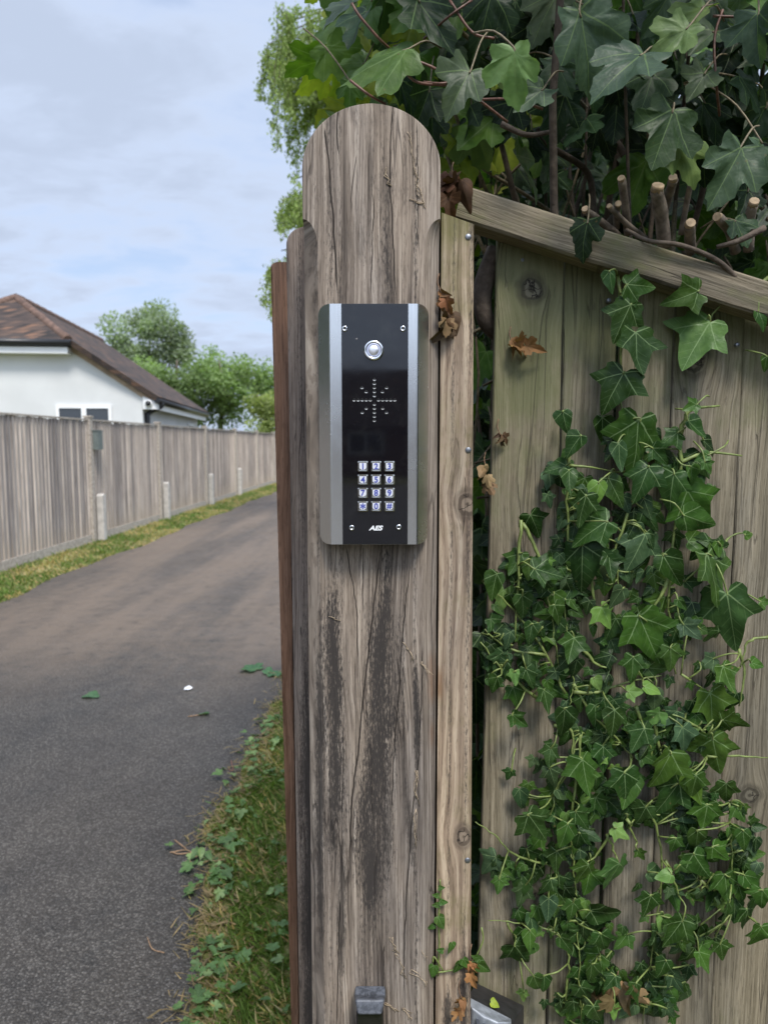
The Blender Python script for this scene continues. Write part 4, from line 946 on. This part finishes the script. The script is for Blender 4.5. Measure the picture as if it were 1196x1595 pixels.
px_tube([(940, 360, .05), (985, 295, .1), (965, 230, .12), (900, 150, .15)], .0075, 1.05, br)
px_tube([(925, 345, .05), (915, 270, .05), (860, 230, .0), (838, 200, 0)], .0055, 1.05, br)
px_tube([(780, 193, 0), (820, 210, 0), (860, 205, .02)], .004, .92, br)
px_tube([(1190, 355, 0), (1150, 375, 0), (1115, 385, .01)], .004, .88, br)
px_tube([(775, 390, .03), (752, 450, .03), (757, 500, .03), (785, 530, .05)], .015, .93, br)
br.build('branch', bark_m, hedge)
for path in ([(620, 85, 0), (680, 108, 0), (700, 133, .02)], [(548, 5, 0), (560, 25, 0), (590, 60, .01), (607, 76, .03)], [(625, 105, 0), (650, 128, 0), (700, 133, .02)], [(545, 125, 0), (575, 148, 0), (600, 162, .03)], [(845, 170, 0), (800, 155, 0), (745, 155, .02)], [(1196, 22, 0), (1150, 26, 0), (1110, 25, 0)], [(700, 0, 0), (735, 50, 0), (770, 60, 0)], [(660, 60, .05), (700, 25, 0), (735, 0, 0)], [(660, 128, .02), (690, 130, .0), (720, 122, .02)], [(1125, 15, 0), (1112, 60, 0), (1115, 130, .0), (1120, 180, .04)], [(745, 155, -.04), (790, 190, -.02)]):
    rt = MB(); rt.tube(spline([P(a, b, .86+dy) for a, b, dy in path], 5), .0015, 6); rt.build('young_shoot', red_m, hedge)
tw.build('twig', plain('pale twig', (.15, .12, .07), .7, nscale=200, var=.35), hedge)['kind'] = 'stuff'
# sawn stubs with pale ends
for path, r_ in (([(962, 367), (935, 345), (911, 328)], .0078), ([(1005, 372), (975, 348), (949, 322)], .0062), ([(978, 365), (973, 320), (968, 280)], .0085), ([(1034, 385), (1030, 340), (1022, 296)], .0115), ([(1032, 330), (1042, 300), (1048, 280)], .0085), ([(1145, 392), (1135, 360), (1118, 338)], .0085), ([(1060, 365), (1068, 320), (1075, 285)], .0055), ([(1075, 392), (1074, 370), (1073, 350)], .0105), ([(960, 355), (960, 330), (962, 318)], .006), ([(1165, 390), (1165, 350), (1172, 318)], .010)):
    q = MB(); sp = spline([P(a, b, .945 - .02*i) for i, (a, b) in enumerate(path)], 5); n = len(sp)
    r_ *= rnd.uniform(.52, .74); q.tube(sp, [r_*(1.1-.1*i/n)*rnd.uniform(.93, 1.07) for i in range(n)], 9)
    st = q.build('cut_stub', stub_m, hedge)
    t = (sp[-1]-sp[-2]).normalized(); q = MB(); t2 = (t*.7+Vector((rnd.gauss(0, .5), -.8, rnd.gauss(.1, .3)))).normalized()
    q.tube([sp[-1]-t*.001, sp[-1]+(t*.55+t2*.9)*r_*.6], [r_*.97, r_*.90], 9); q.build('cut_end', cut_m, st)

# ---------------------------------------------------------------- far fence along the lane
FXY = lambda y: -4.66 + vpx*y
lane_dir = Vector((vpx, 1, 0)).normalized(); lane_n = Vector((1, -vpx, 0)).normalized()
lf = thing('lane_fence', (FXY(12), 12, 0), 'long grey closeboard fence with wooden posts along the far side of the lane', 'fence')
m, g = material('grey closeboard'); p = g.obj(); x, y, z = g.xyz(p)
bi = g.m('FLOOR', g.m('MULTIPLY', y, 9.5)); br_ = g.noise(g.vec(g.m('MULTIPLY', bi, 7.31), 0.5, 0.5), 1, 0)
wn = g.node('ShaderNodeTexWhiteNoise', noise_dimensions='1D'); g.put(wn.inputs['W'], bi)
fn = g.noise(g.vec(1.0, g.m('MULTIPLY', y, 90), g.m('MULTIPLY', z, 2.2)), 1, 4, .6); f2 = g.noise(g.vec(3.0, g.m('MULTIPLY', y, 16), g.m('MULTIPLY', z, 1.1)), 1, 3, .6)
c = g.ramp(g.m('ADD', g.m('MULTIPLY', fn, .5), g.m('MULTIPLY', f2, .5)), [(.30, (.20, .172, .152)), (.5, (.42, .372, .335)), (.70, (.58, .53, .485))])
c = g.mix(1, c, g.mix(wn.outputs[0], (.62, .62, .64), (1.28, 1.25, 1.2)), 'MULTIPLY')
c = g.mix(g.ss(g.m('ADD', z, g.m('MULTIPLY', f2, .5)), .15, .75, .55, 0), c, (.40, .33, .25))
g.setp(Base_Color=c, Roughness=.9, Specular_IOR_Level=.2, Normal=g.bump(fn, .5, .006)); lane_m = m
lpost_m = plain('lane post timber', (.38, .335, .285), .9, nscale=30, var=.25, bump=.3, bscale=80)
conc = plain('pale concrete', (.46, .43, .39), .9, nscale=12, var=.15, bump=.4, bscale=200)
post_px = [143, 249.5, 322, 368, 402, 427]
solve = []
for a in post_px:
    u = (a-CX)/F; y = 10.
    for _ in range(30): y = (FXY(y)+.03)/u
    solve.append(y/1.0)
solve = [solve[0]-3.6*k for k in (5, 4, 3, 2, 1)] + solve + [solve[-1]+3.6*k for k in range(1, 6)]
HF = 1.83
for a, b in zip(solve, solve[1:]):
    q = MB(); y = a; nb = max(6, int(round((b-a)/.098))); st_ = (b-a)/nb
    for k in range(nb):
        y0 = a+k*st_; y1 = y0+st_+.012; hj = HF+rnd.gauss(0, .009)
        x0, x1 = FXY(y0)+.020, FXY(y1)+.002
        q.add([(x0, y0, .12), (x1, y1, .12), (x1-.012, y1, .12), (x0-.022, y0, .12), (x0, y0, hj), (x1, y1, hj), (x1-.012, y1, hj), (x0-.022, y0, hj)], [(0, 4, 5, 1), (1, 5, 6, 2), (2, 6, 7, 3), (3, 7, 4, 0), (4, 7, 6, 5), (0, 1, 2, 3)])
    q.build('panel', lane_m, lf)
    q = MB(); ya, yb = a+.06, b-.06
    q.add([(FXY(ya)+.03, ya, 0), (FXY(yb)+.03, yb, 0), (FXY(yb)-.02, yb, 0), (FXY(ya)-.02, ya, 0), (FXY(ya)+.03, ya, .118), (FXY(yb)+.03, yb, .118), (FXY(yb)-.02, yb, .118), (FXY(ya)-.02, ya, .118)], [(0, 4, 5, 1), (1, 5, 6, 2), (2, 6, 7, 3), (3, 7, 4, 0), (4, 7, 6, 5)])
    q.build('gravel_board', lpost_m, lf)
    q = MB(); q.prism([(FXY(a)-.035, a, HF+.006), (FXY(a)+.035, a, HF+.006), (FXY(b)+.035, b, HF+.006), (FXY(b)-.035, b, HF+.006)], (0, 0, .022)); q.build('capping', lpost_m, lf)
for i, y in enumerate(solve):
    q = MB(); x = FXY(y); q.box((x-.03, y-.05, 0), (x+.058, y+.05, HF+.05)); q.box((x-.045, y-.062, HF+.05), (x+.072, y+.062, HF+.078)); q.build('post', lpost_m, lf)
    if 5 <= i <= 8:
        q = MB(); ht = (.73, .74, .76, .78)[i-5]; xx = x+.062
        q.prism([(xx, y+.13-.06, 0), (xx, y+.13+.06, 0), (xx, y+.13+.06, ht-.03), (xx, y+.13, ht), (xx, y+.13-.06, ht-.03)][::-1], (.10, 0, 0)); q.build('concrete_spur', conc, lf, bevel=.006)
mb = MB(); yb_ = solve[5]
mb.box((FXY(yb_)+.062, yb_-.09+.12, 1.40), (FXY(yb_)+.14, yb_+.09+.12, 1.68)); mb.box((FXY(yb_)+.058, yb_+.02, 1.68), (FXY(yb_)+.146, yb_+.22, 1.695))
jb = tag(mb.build('junction_box', plain('grey green plastic', (.13, .155, .145), .6)), 'small grey green box fixed high on the first lane fence post', 'electrical box')

# ---------------------------------------------------------------- bungalow beyond the lane fence
HC = Vector((-5.72, 17, 0)); hu = Vector((-.115, .9934, 0)); hv = Vector((-.9934, -.115, 0))
H = lambda u, v, z: HC + hu*u + hv*v + Vector((0, 0, z))
house = thing('bungalow', H(4, 3.7, 0), 'white rendered bungalow with a brown tiled roof behind the lane fence', 'house')
ren = plain('white render', (.60, .605, .60), .9, nscale=1.2, var=.05, bump=.2, bscale=120)
ZE, ZRD, VW, DU = 2.72, 5.0, 6.6, 9.0
slope = (ZRD-ZE)/(VW/2); ZH = 3.90; VH = (ZH-ZE)/slope
q = MB(); gab = [(0, 0), (VW, 0), (VW, ZE), (VW-VH, ZH), (VH, ZH), (0, ZE)]
q.prism([H(0, v, z) for v, z in gab], hu*DU); q.build('wall', ren, house)
m, g = material('brown roof tiles'); p = g.obj()
al = g.vm('DOT_PRODUCT', p, tuple(hu)); ac = g.vm('DOT_PRODUCT', p, tuple(hv)); zz = g.xyz(p)[2]
row = g.m('MULTIPLY', zz, 11.0); fr_ = g.m('FRACT', row); cid = g.m('ADD', g.m('FLOOR', g.m('MULTIPLY', g.m('ADD', al, g.m('MULTIPLY', ac, .9)), 6)), g.m('MULTIPLY', g.m('FLOOR', row), 13.7))
wn = g.node('ShaderNodeTexWhiteNoise', noise_dimensions='1D'); g.put(wn.inputs['W'], cid)
c = g.ramp(wn.outputs[0], [(0, (.022, .018, .017)), (.5, (.058, .040, .034)), (.85, (.10, .062, .045)), (1, (.17, .09, .055))])
c = g.mix(g.ss(g.noise(p, 1.5, 4), .45, .7, 0, .5), c, (.065, .052, .045))
c = g.mix(g.ss(fr_, .0, .16, .75, 0), c, (.008, .006, .005))
g.setp(Base_Color=c, Roughness=.85, Normal=g.bump(fr_, .8, .03)); tile = m
ridge_m = plain('orange brown ridge tile', (.125, .075, .055), .85, nscale=8, var=.35)
ov = .32; tk = .12
def roof_plane(pts, name='roof'):
    q = MB(); P_ = [Vector(a) for a in pts]; n = (P_[1]-P_[0]).cross(P_[2]-P_[0]).normalized()
    if n.z < 0: n = -n
    q.prism(P_, n*tk); return q
zo = ZE-ov*slope; AP = 1.55
ap = H(AP, VW/2, ZRD); re_ = H(DU+.2, VW/2, ZRD)
hl_, hr_ = H(-.32, VW-VH+.18, ZH-.16), H(-.32, VH-.18, ZH-.16)
roof = roof_plane([H(-.12, -ov, zo), H(DU+.2, -ov, zo), re_, ap, hr_]).build('roof', tile, house)
roof_plane([H(DU+.2, VW+ov, zo), H(-.12, VW+ov, zo), hl_, ap, re_]).build('roof', tile, house)
roof_plane([hr_, ap, hl_]).build('roof', tile, house)
q = MB(); up = Vector((0, 0, tk*.9))
def lump(a, b, r=.10, n=14):
    a, b = Vector(a)+up, Vector(b)+up
    pts = [a.lerp(b, i/n) for i in range(n+1)]; q.tube(pts, [r*(1+.10*(i % 2)) for i in range(n+1)], 8)
lump(ap, re_, .11, 30); lump(hr_, ap, .10, 10); lump(hl_, ap, .10, 10)
q.build('ridge_tiles', ridge_m, roof)
gut = plain('black plastic gutter', (.015, .015, .017), .35); wht = plain('white board', (.80, .80, .80), .5, nscale=4, var=.03)
q = MB(); q.tube([H(-.36, VH-.25, ZH-.12), H(-.36, VW-VH+.25, ZH-.12)], .075, 8); q.build('gutter', gut, house)
q = MB(); q.tube([H(-.12, -ov-.04, zo+.0), H(DU+.2, -ov-.04, zo+.0)], .07, 8); q.build('gutter', gut, house)
q = MB(); q.box((0, 0, 0), (1, 1, 1), Matrix.Translation(H(-.03, -ov+.02, zo-.20)) @ Matrix((hu*(DU+.1), -hv*-.03, Vector((0, 0, .17)))).transposed().to_4x4()); q.build('fascia', wht, house)
q = MB(); q.prism([H(-.30, VH-.15, ZH-.22), H(-.30, VW-VH+.15, ZH-.22), H(-.30, VW-VH+.15, ZH-.36), H(-.30, VH-.15, ZH-.36)], hu*.29); q.build('soffit', wht, house)
q = MB(); q.prism([H(-.035, -ov, zo-.14), H(-.035, -ov, zo-.02), H(-.035, VH-.16, ZH-.17), H(-.035, VH-.16, ZH-.29)], hu*.032); q.build('verge_board', plain('tan undercloak', (.36, .27, .19), .8, nscale=5, var=.2), house)
q = MB(); q.prism([H(-.05, -ov-.02, zo-.20), H(-.05, -.02, zo-.20), H(-.05, -.02, zo+.10), H(-.05, -ov-.02, zo-.04)], hu*.3); q.build('box_end', wht, house)
q = MB(); q.tube(spline([H(.30, -ov-.06, zo-.03), H(.30, -ov-.05, zo-.12), H(.22, -.10, zo-.28), H(.2, -.07, zo-.5), H(.2, -.07, .1)], 4), .06, 8); q.build('downpipe', gut, house)
glass, g = material('window glass'); g.setp(Base_Color=(.03, .035, .04), Roughness=.05, Specular_IOR_Level=.8)
def window(u0, v0, w_, h_, z0, face, panes=2):
    D_ = hv if face == 'v' else hu; n = -hu if face == 'v' else -hv
    B = (H(0, v0, z0) if face == 'v' else H(u0, 0, z0))+n*.005
    q = MB(); t = .07
    def bar(a, b, c, d_): q.prism([B+D_*a+Vector((0, 0, c)), B+D_*b+Vector((0, 0, c)), B+D_*b+Vector((0, 0, d_)), B+D_*a+Vector((0, 0, d_))], n*.05)
    bar(0, w_, 0, t); bar(0, w_, h_-t, h_); bar(0, t, t, h_-t); bar(w_-t, w_, t, h_-t)
    for k in range(1, panes): bar(w_*k/panes-t*.8, w_*k/panes+t*.8, t, h_-t)
    f_ = q.build('window', wht, house)
    for k in range(panes):
        q = MB(); a = B+n*.01; x0 = t if k == 0 else w_*k/panes+t*.8; x1 = w_-t if k == panes-1 else w_*(k+1)/panes-t*.8
        q.prism([a+D_*x0+Vector((0, 0, t)), a+D_*x1+Vector((0, 0, t)), a+D_*x1+Vector((0, 0, h_-t)), a+D_*x0+Vector((0, 0, h_-t))], n*.012); q.build('pane', glass, f_)
window(0, .70, 1.25, 1.30, 1.08, 'v', 2)
window(3.6, 0, 1.1, 1.0, .95, 'u', 2); window(6.6, 0, 1.2, 1.15, 1.0, 'u', 2)
sc_ = thing('security_camera', H(-.1, .12, ZE-.35), 'small dark dome camera on the white roof end of the bungalow', 'camera')
q = MB(); Mh = Matrix.Translation(H(-.055, -.16, zo-.07)) @ Matrix.Rotation(R(90), 4, 'X'); q.lathe([(.09, 0), (.09, .03), (.075, .045)], Mh, 16); q.build('mount', wht, sc_)
q = MB(); q.lathe([(.065, .045), (.06, .075), (.04, .10), (.01, .11)], Mh, 16); q.build('dome', gut, sc_)

# ---------------------------------------------------------------- trees
tree_leaf = leaf_mat('tree leaf', None, rough=.6, trans=.42, spec=.15)
trunk_m = plain('tree bark', (.10, .08, .06), .9, nscale=12, var=.35, bump=.5, bscale=40)
def tree(px, py, Y, rx, rz, label, col, n, leafs, lumps=9, seed=1, name='tree', spiky=0):
    r_ = random.Random(seed); c = P(px, py, Y); rx = rx/F*Y; rz = rz/F*Y
    root = thing(name, (c.x, Y, 0), label, 'tree', 'trees beyond the lane fence')
    t = MB(); b = Vector((c.x, Y, 0))
    sp = spline([b, b+Vector((r_.gauss(0, .2), 0, c.z*.4)), Vector((c.x, Y, c.z)), Vector((c.x+r_.gauss(0, .2), Y, c.z+rz*.7))], 4)
    t.tube(sp, [.22*(1-.85*i/len(sp)) for i in range(len(sp))], 8)
    cen = []
    for k in range(lumps):
        while True:
            d_ = Vector((r_.uniform(-1, 1), r_.uniform(-1, 1), r_.uniform(-1, 1)))
            if d_.length < 1: break
        q_ = Vector((c.x+d_.x*rx*.92, Y+d_.y*rx*.92, c.z+d_.z*rz*.88)); cen.append((q_, r_.uniform(.20, .44)*rx, r_.uniform(.7, 1.2)))
        t.tube(spline([sp[len(sp)//2], (sp[len(sp)//2]+q_)/2+Vector((0, 0, -.1)), q_], 4), [.07, .06, .05, .045, .04, .03, .025, .02, .012], 5)
    t.build('trunk', trunk_m, root)
    l = Leaves()
    for i in range(n):
        q_, rr, kk = cen[i % lumps]
        d_ = Vector((r_.gauss(0, 1), r_.gauss(0, 1), r_.gauss(0, 1))).normalized()*rr*(r_.random()**.45)*1.12
        p_ = q_+d_; tip = d_.normalized()+Vector((r_.gauss(0, .7), r_.gauss(0, .7), r_.gauss(-.1, .7)+spiky))
        k2 = kk*r_.uniform(.7, 1.3)
        dn = d_.normalized(); l.add(CLUMP, p_, tip, (dn.x+r_.gauss(0, .5), dn.y-.35+r_.gauss(0, .5), dn.z+.6+r_.gauss(0, .5)), leafs*r_.uniform(.45, 1.15), (col[0]*k2, col[1]*k2, col[2]*k2), width=.7)
    l.build('crown', tree_leaf, root)
tree(232, 578, 52, 66, 108, 'tall pale grey green tree showing above the bungalow roof', (.27, .32, .23), 19000, .24, 34, 3, spiky=.7)
tree(275, 608, 42, 66, 66, 'mid green bushy tree rising directly behind the bungalow eave', (.20, .27, .12), 8000, .21, 20, 4)
tree(348, 606, 44, 74, 62, 'broad fresh green tree at the end of the lane fence', (.215, .29, .125), 9000, .21, 22, 5)
tree(412, 645, 40, 48, 42, 'low yellow green bush like tree beside the brown post', (.27, .31, .12), 4500, .17, 14, 6)
tree(470, 640, 46, 60, 60, 'dark green tree mostly hidden behind the three posts', (.12, .18, .06), 3000, .28, 9, 8)
tree(150, 640, 48, 70, 50, 'green tree hidden low behind the bungalow roof', (.075, .13, .04), 2500, .28, 9, 9)
# weeping tree behind the post
YW = 13.
wp = thing('weeping_birch', (P(600, 690, YW).x, YW, 0), 'weeping tree with hanging fine leafed strands behind the big post', 'tree', 'trees beyond the lane fence')
t = MB(); b = wp.location.copy()
sp = spline([b, b+Vector((.1, 0, 3)), b+Vector((-.1, 0, 6.2)), b+Vector((.1, 0, 8.6))], 5)
t.tube(sp, [.20*(1-.8*i/len(sp)) for i in range(len(sp))], 8)
l = Leaves(); tws = MB(); r_ = random.Random(5)
def strand(top, length, n):
    pts = [Vector(top)]; dx, dy = r_.gauss(0, .05), r_.gauss(0, .05)
    for k in range(8): pts.append(pts[-1]+Vector((dx*.3+r_.gauss(0, .035), dy*.3+r_.gauss(0, .03), -length/8)))
    tws.tube(pts, [.006]*9, 4)
    for i in range(n):
        f_ = r_.random()*7.99; k = int(f_); p_ = pts[k].lerp(pts[k+1], f_-k)+Vector((r_.gauss(0, .05), r_.gauss(0, .05), 0))
        kk = r_.uniform(.65, 1.35)*(.85+.3*((pts[0].z % 1)))
        l.add(RHOMB, p_, (r_.gauss(0, .6), r_.gauss(0, .6), -1), (r_.gauss(0, .6), -.8, r_.gauss(.5, .5)), r_.uniform(.042, .085), (.25*kk, .31*kk, .12*kk), width=.8)
limbs = [((432, 60), (430, 110)), ((440, 40), (445, 230)), ((460, 28), (452, 250)), ((478, 38), (470, 250)), ((500, 45), (480, 260)), ((520, 55), (500, 260)), ((545, 70), (520, 260)), ((560, 60), (560, 220)), ((580, 50), (580, 200)), ((455, 285), (432, 350)), ((470, 280), (455, 355)), ((480, 300), (470, 360)), ((438, 395), (418, 480)), ((450, 410), (432, 470)), ((500, 300), (490, 400))]
for (ax, ay), (bx, by) in limbs:
    a = P(ax, ay, YW); e = sp[min(len(sp)-1, max(4, int((a.z-.8)/8.6*len(sp))))]
    arch = spline([e, (e+a)/2+Vector((0, 0, .45)), a+Vector((0, 0, .05))], 4)
    t.tube(arch, [.03*(1-.8*i/len(arch)) for i in range(len(arch))], 5)
    ln = a.z-P(bx, by, YW).z
    ns = 5 if ay < 100 else 4
    for k in range(ns*2):
        yy = YW+r_.uniform(-.9, .9); q_ = P(ax+r_.gauss(0, 11), ay+abs(r_.gauss(0, 14)), YW); q_.y = yy
        strand(q_, max(.4, ln*r_.uniform(.45, 1.0)), int(150*max(.5, ln)))
for k in range(70):
    q_ = P(r_.uniform(545, 720), r_.uniform(-60, 130), YW); q_.y += r_.uniform(-1, 1.5); strand(q_, r_.uniform(1, 2.4), 190)
t.build('trunk', trunk_m, wp); tws.build('twig', trunk_m, wp); l.build('crown', tree_leaf, wp)

# ---------------------------------------------------------------- small things lying on the drive
def ground_tube(name, paths, rad, mat, label, cat, group=None):
    v = G(*paths[0][0]); root = thing(name, (v.x, v.y, .006), label, cat, group); q = MB()
    for path in paths: q.tube(spline([G(a, b, .012) for a, b in path], 4), rad, 5)
    q.build('stalk', mat, root)
tw_m = plain('dry straw twig', (.30, .19, .11), .8, nscale=100, var=.3)
ground_tube('twig', [[(265, 1328), (290, 1324), (303, 1331)], [(272, 1308), (290, 1322)], [(270, 1328), (280, 1330), (300, 1328)]], .0025, tw_m, 'forked dry twig lying on the asphalt near the verge', 'twig')
ground_tube('twig', [[(230, 1460), (238, 1478), (256, 1484)]], .0018, tw_m, 'thin curved brown stalk alone on the dark asphalt', 'twig')
ground_tube('twig', [[(360, 1184), (363, 1200), (356, 1198)]], .002, plain('reddish stalk', (.25, .11, .07), .8), 'short reddish stalk on the asphalt beside the weeds', 'twig')
ground_tube('twig', [[(293, 1116), (322, 1112)]], .003, tw_m, 'pale straight stalk on asphalt ending at a small green leaf', 'twig')
def ground_leaf(px, py, s, label, col, tpl=IVY2, name='fallen_leaf', cat='leaf'):
    v = G(px, py, .01); root = thing(name, v, label, cat); l_ = Leaves(); a = rnd.uniform(0, 6.28)
    l_.add(tpl, v+Vector((0, 0, .006)), (math.cos(a), math.sin(a), .1), (rnd.gauss(0, .2), rnd.gauss(0, .2), 1), s, col); l_.build('blade', weed_m, root)
ground_leaf(325, 1113, .06, 'small green leaf at the end of the pale stalk', (.06, .13, .05))
ground_leaf(400, 1045, .13, 'green leaf lying on asphalt, upper one beside the posts', (.06, .15, .06), MAPLE)
ground_leaf(416, 1052, .11, 'green leaf lying on asphalt, lower one beside the posts', (.07, .17, .07), MAPLE)
ground_leaf(137, 1083, .10, 'lone green leaf out in the middle of the lane', (.07, .15, .07))
ground_leaf(282, 1348, .05, 'narrow tan leaf on the asphalt below the forked twig', (.34, .24, .12), SMALL)
v = G(293, 1073, .01); root = thing('paper_scrap', v, 'small crumpled white scrap lying on the asphalt', 'litter'); q = MB()
pts = [Vector((math.cos(a)*rnd.uniform(.012, .03), math.sin(a)*rnd.uniform(.015, .045), rnd.uniform(.002, .012)))+v for a in np.linspace(0, 6.28, 9)[:-1]]
q.add([v+Vector((.005, .01, .018))]+pts, [(0, i+1, (i+1) % 8+1) for i in range(8)]); q.build('sheet', plain('white paper', (.8, .82, .85), .6), root)

# ---------------------------------------------------------------- what stands behind the viewer (seen in the glossy panel)
bh = thing('facing_house', (0, -30, 0), 'brown roofed house across the road mirrored in the glossy panel', 'house')
q = MB(); q.box((-9, -38, 0), (11, -30, 2.3)); q.build('wall', plain('red brick', (.20, .10, .07), .9, nscale=3, var=.2), bh)
q = MB(); q.prism([(-9.4, -29.6, 2.2), (-9.4, -38.4, 2.2), (-9.4, -34, 5.1)], (20.8, 0, 0)); q.build('roof', tile, bh)
for x in (-5, -1.6, 2, 6):
    q = MB(); q.box((x, -29.99, 1.0), (x+1.6, -29.93, 2.0)); f_ = q.build('window', wht, bh)
    q = MB(); q.box((x+.1, -29.929, 1.1), (x+.75, -29.92, 1.9)); q.box((x+.85, -29.929, 1.1), (x+1.5, -29.92, 1.9)); q.build('pane', glass, f_)

def big_hedge(x0, x1, y0, y1, h, label, col, n, seed):
    r_ = random.Random(seed); root = thing('conifer_hedge', ((x0+x1)/2, (y0+y1)/2, 0), label, 'hedge'); t = MB()
    for k in range(6):
        x, y = r_.uniform(x0+.3, x1-.3), y0+(y1-y0)*(k+.5)/6; t.tube(spline([(x, y, 0), (x+.05, y, h*.5), (x, y, h*.9)], 3), [.05]*6+[.02], 6)
    t.build('trunk', trunk_m, root); l = Leaves()
    for i in range(n):
        p_ = (r_.uniform(x0, x1), r_.uniform(y0, y1), h*r_.random()**.8+r_.gauss(0, .08)); k = r_.uniform(.6, 1.3)
        l.add(CLUMP, p_, (r_.gauss(0, .6), r_.gauss(0, .6), .6), (r_.gauss(0, 1), r_.gauss(0, 1), .5), r_.uniform(.15, .3), tuple(c*k for c in col))
    l.build('crown', tree_leaf, root)
big_hedge(-7.6, -5.6, -9, 6, 4.6, 'tall clipped hedge mirrored in the left steel wing of the panel', (.11, .14, .07), 9000, 21)
big_hedge(1.9, 3.2, -6, .2, 2.4, 'dark hedge mirrored in the right steel wing of the panel', (.035, .055, .025), 6000, 22)
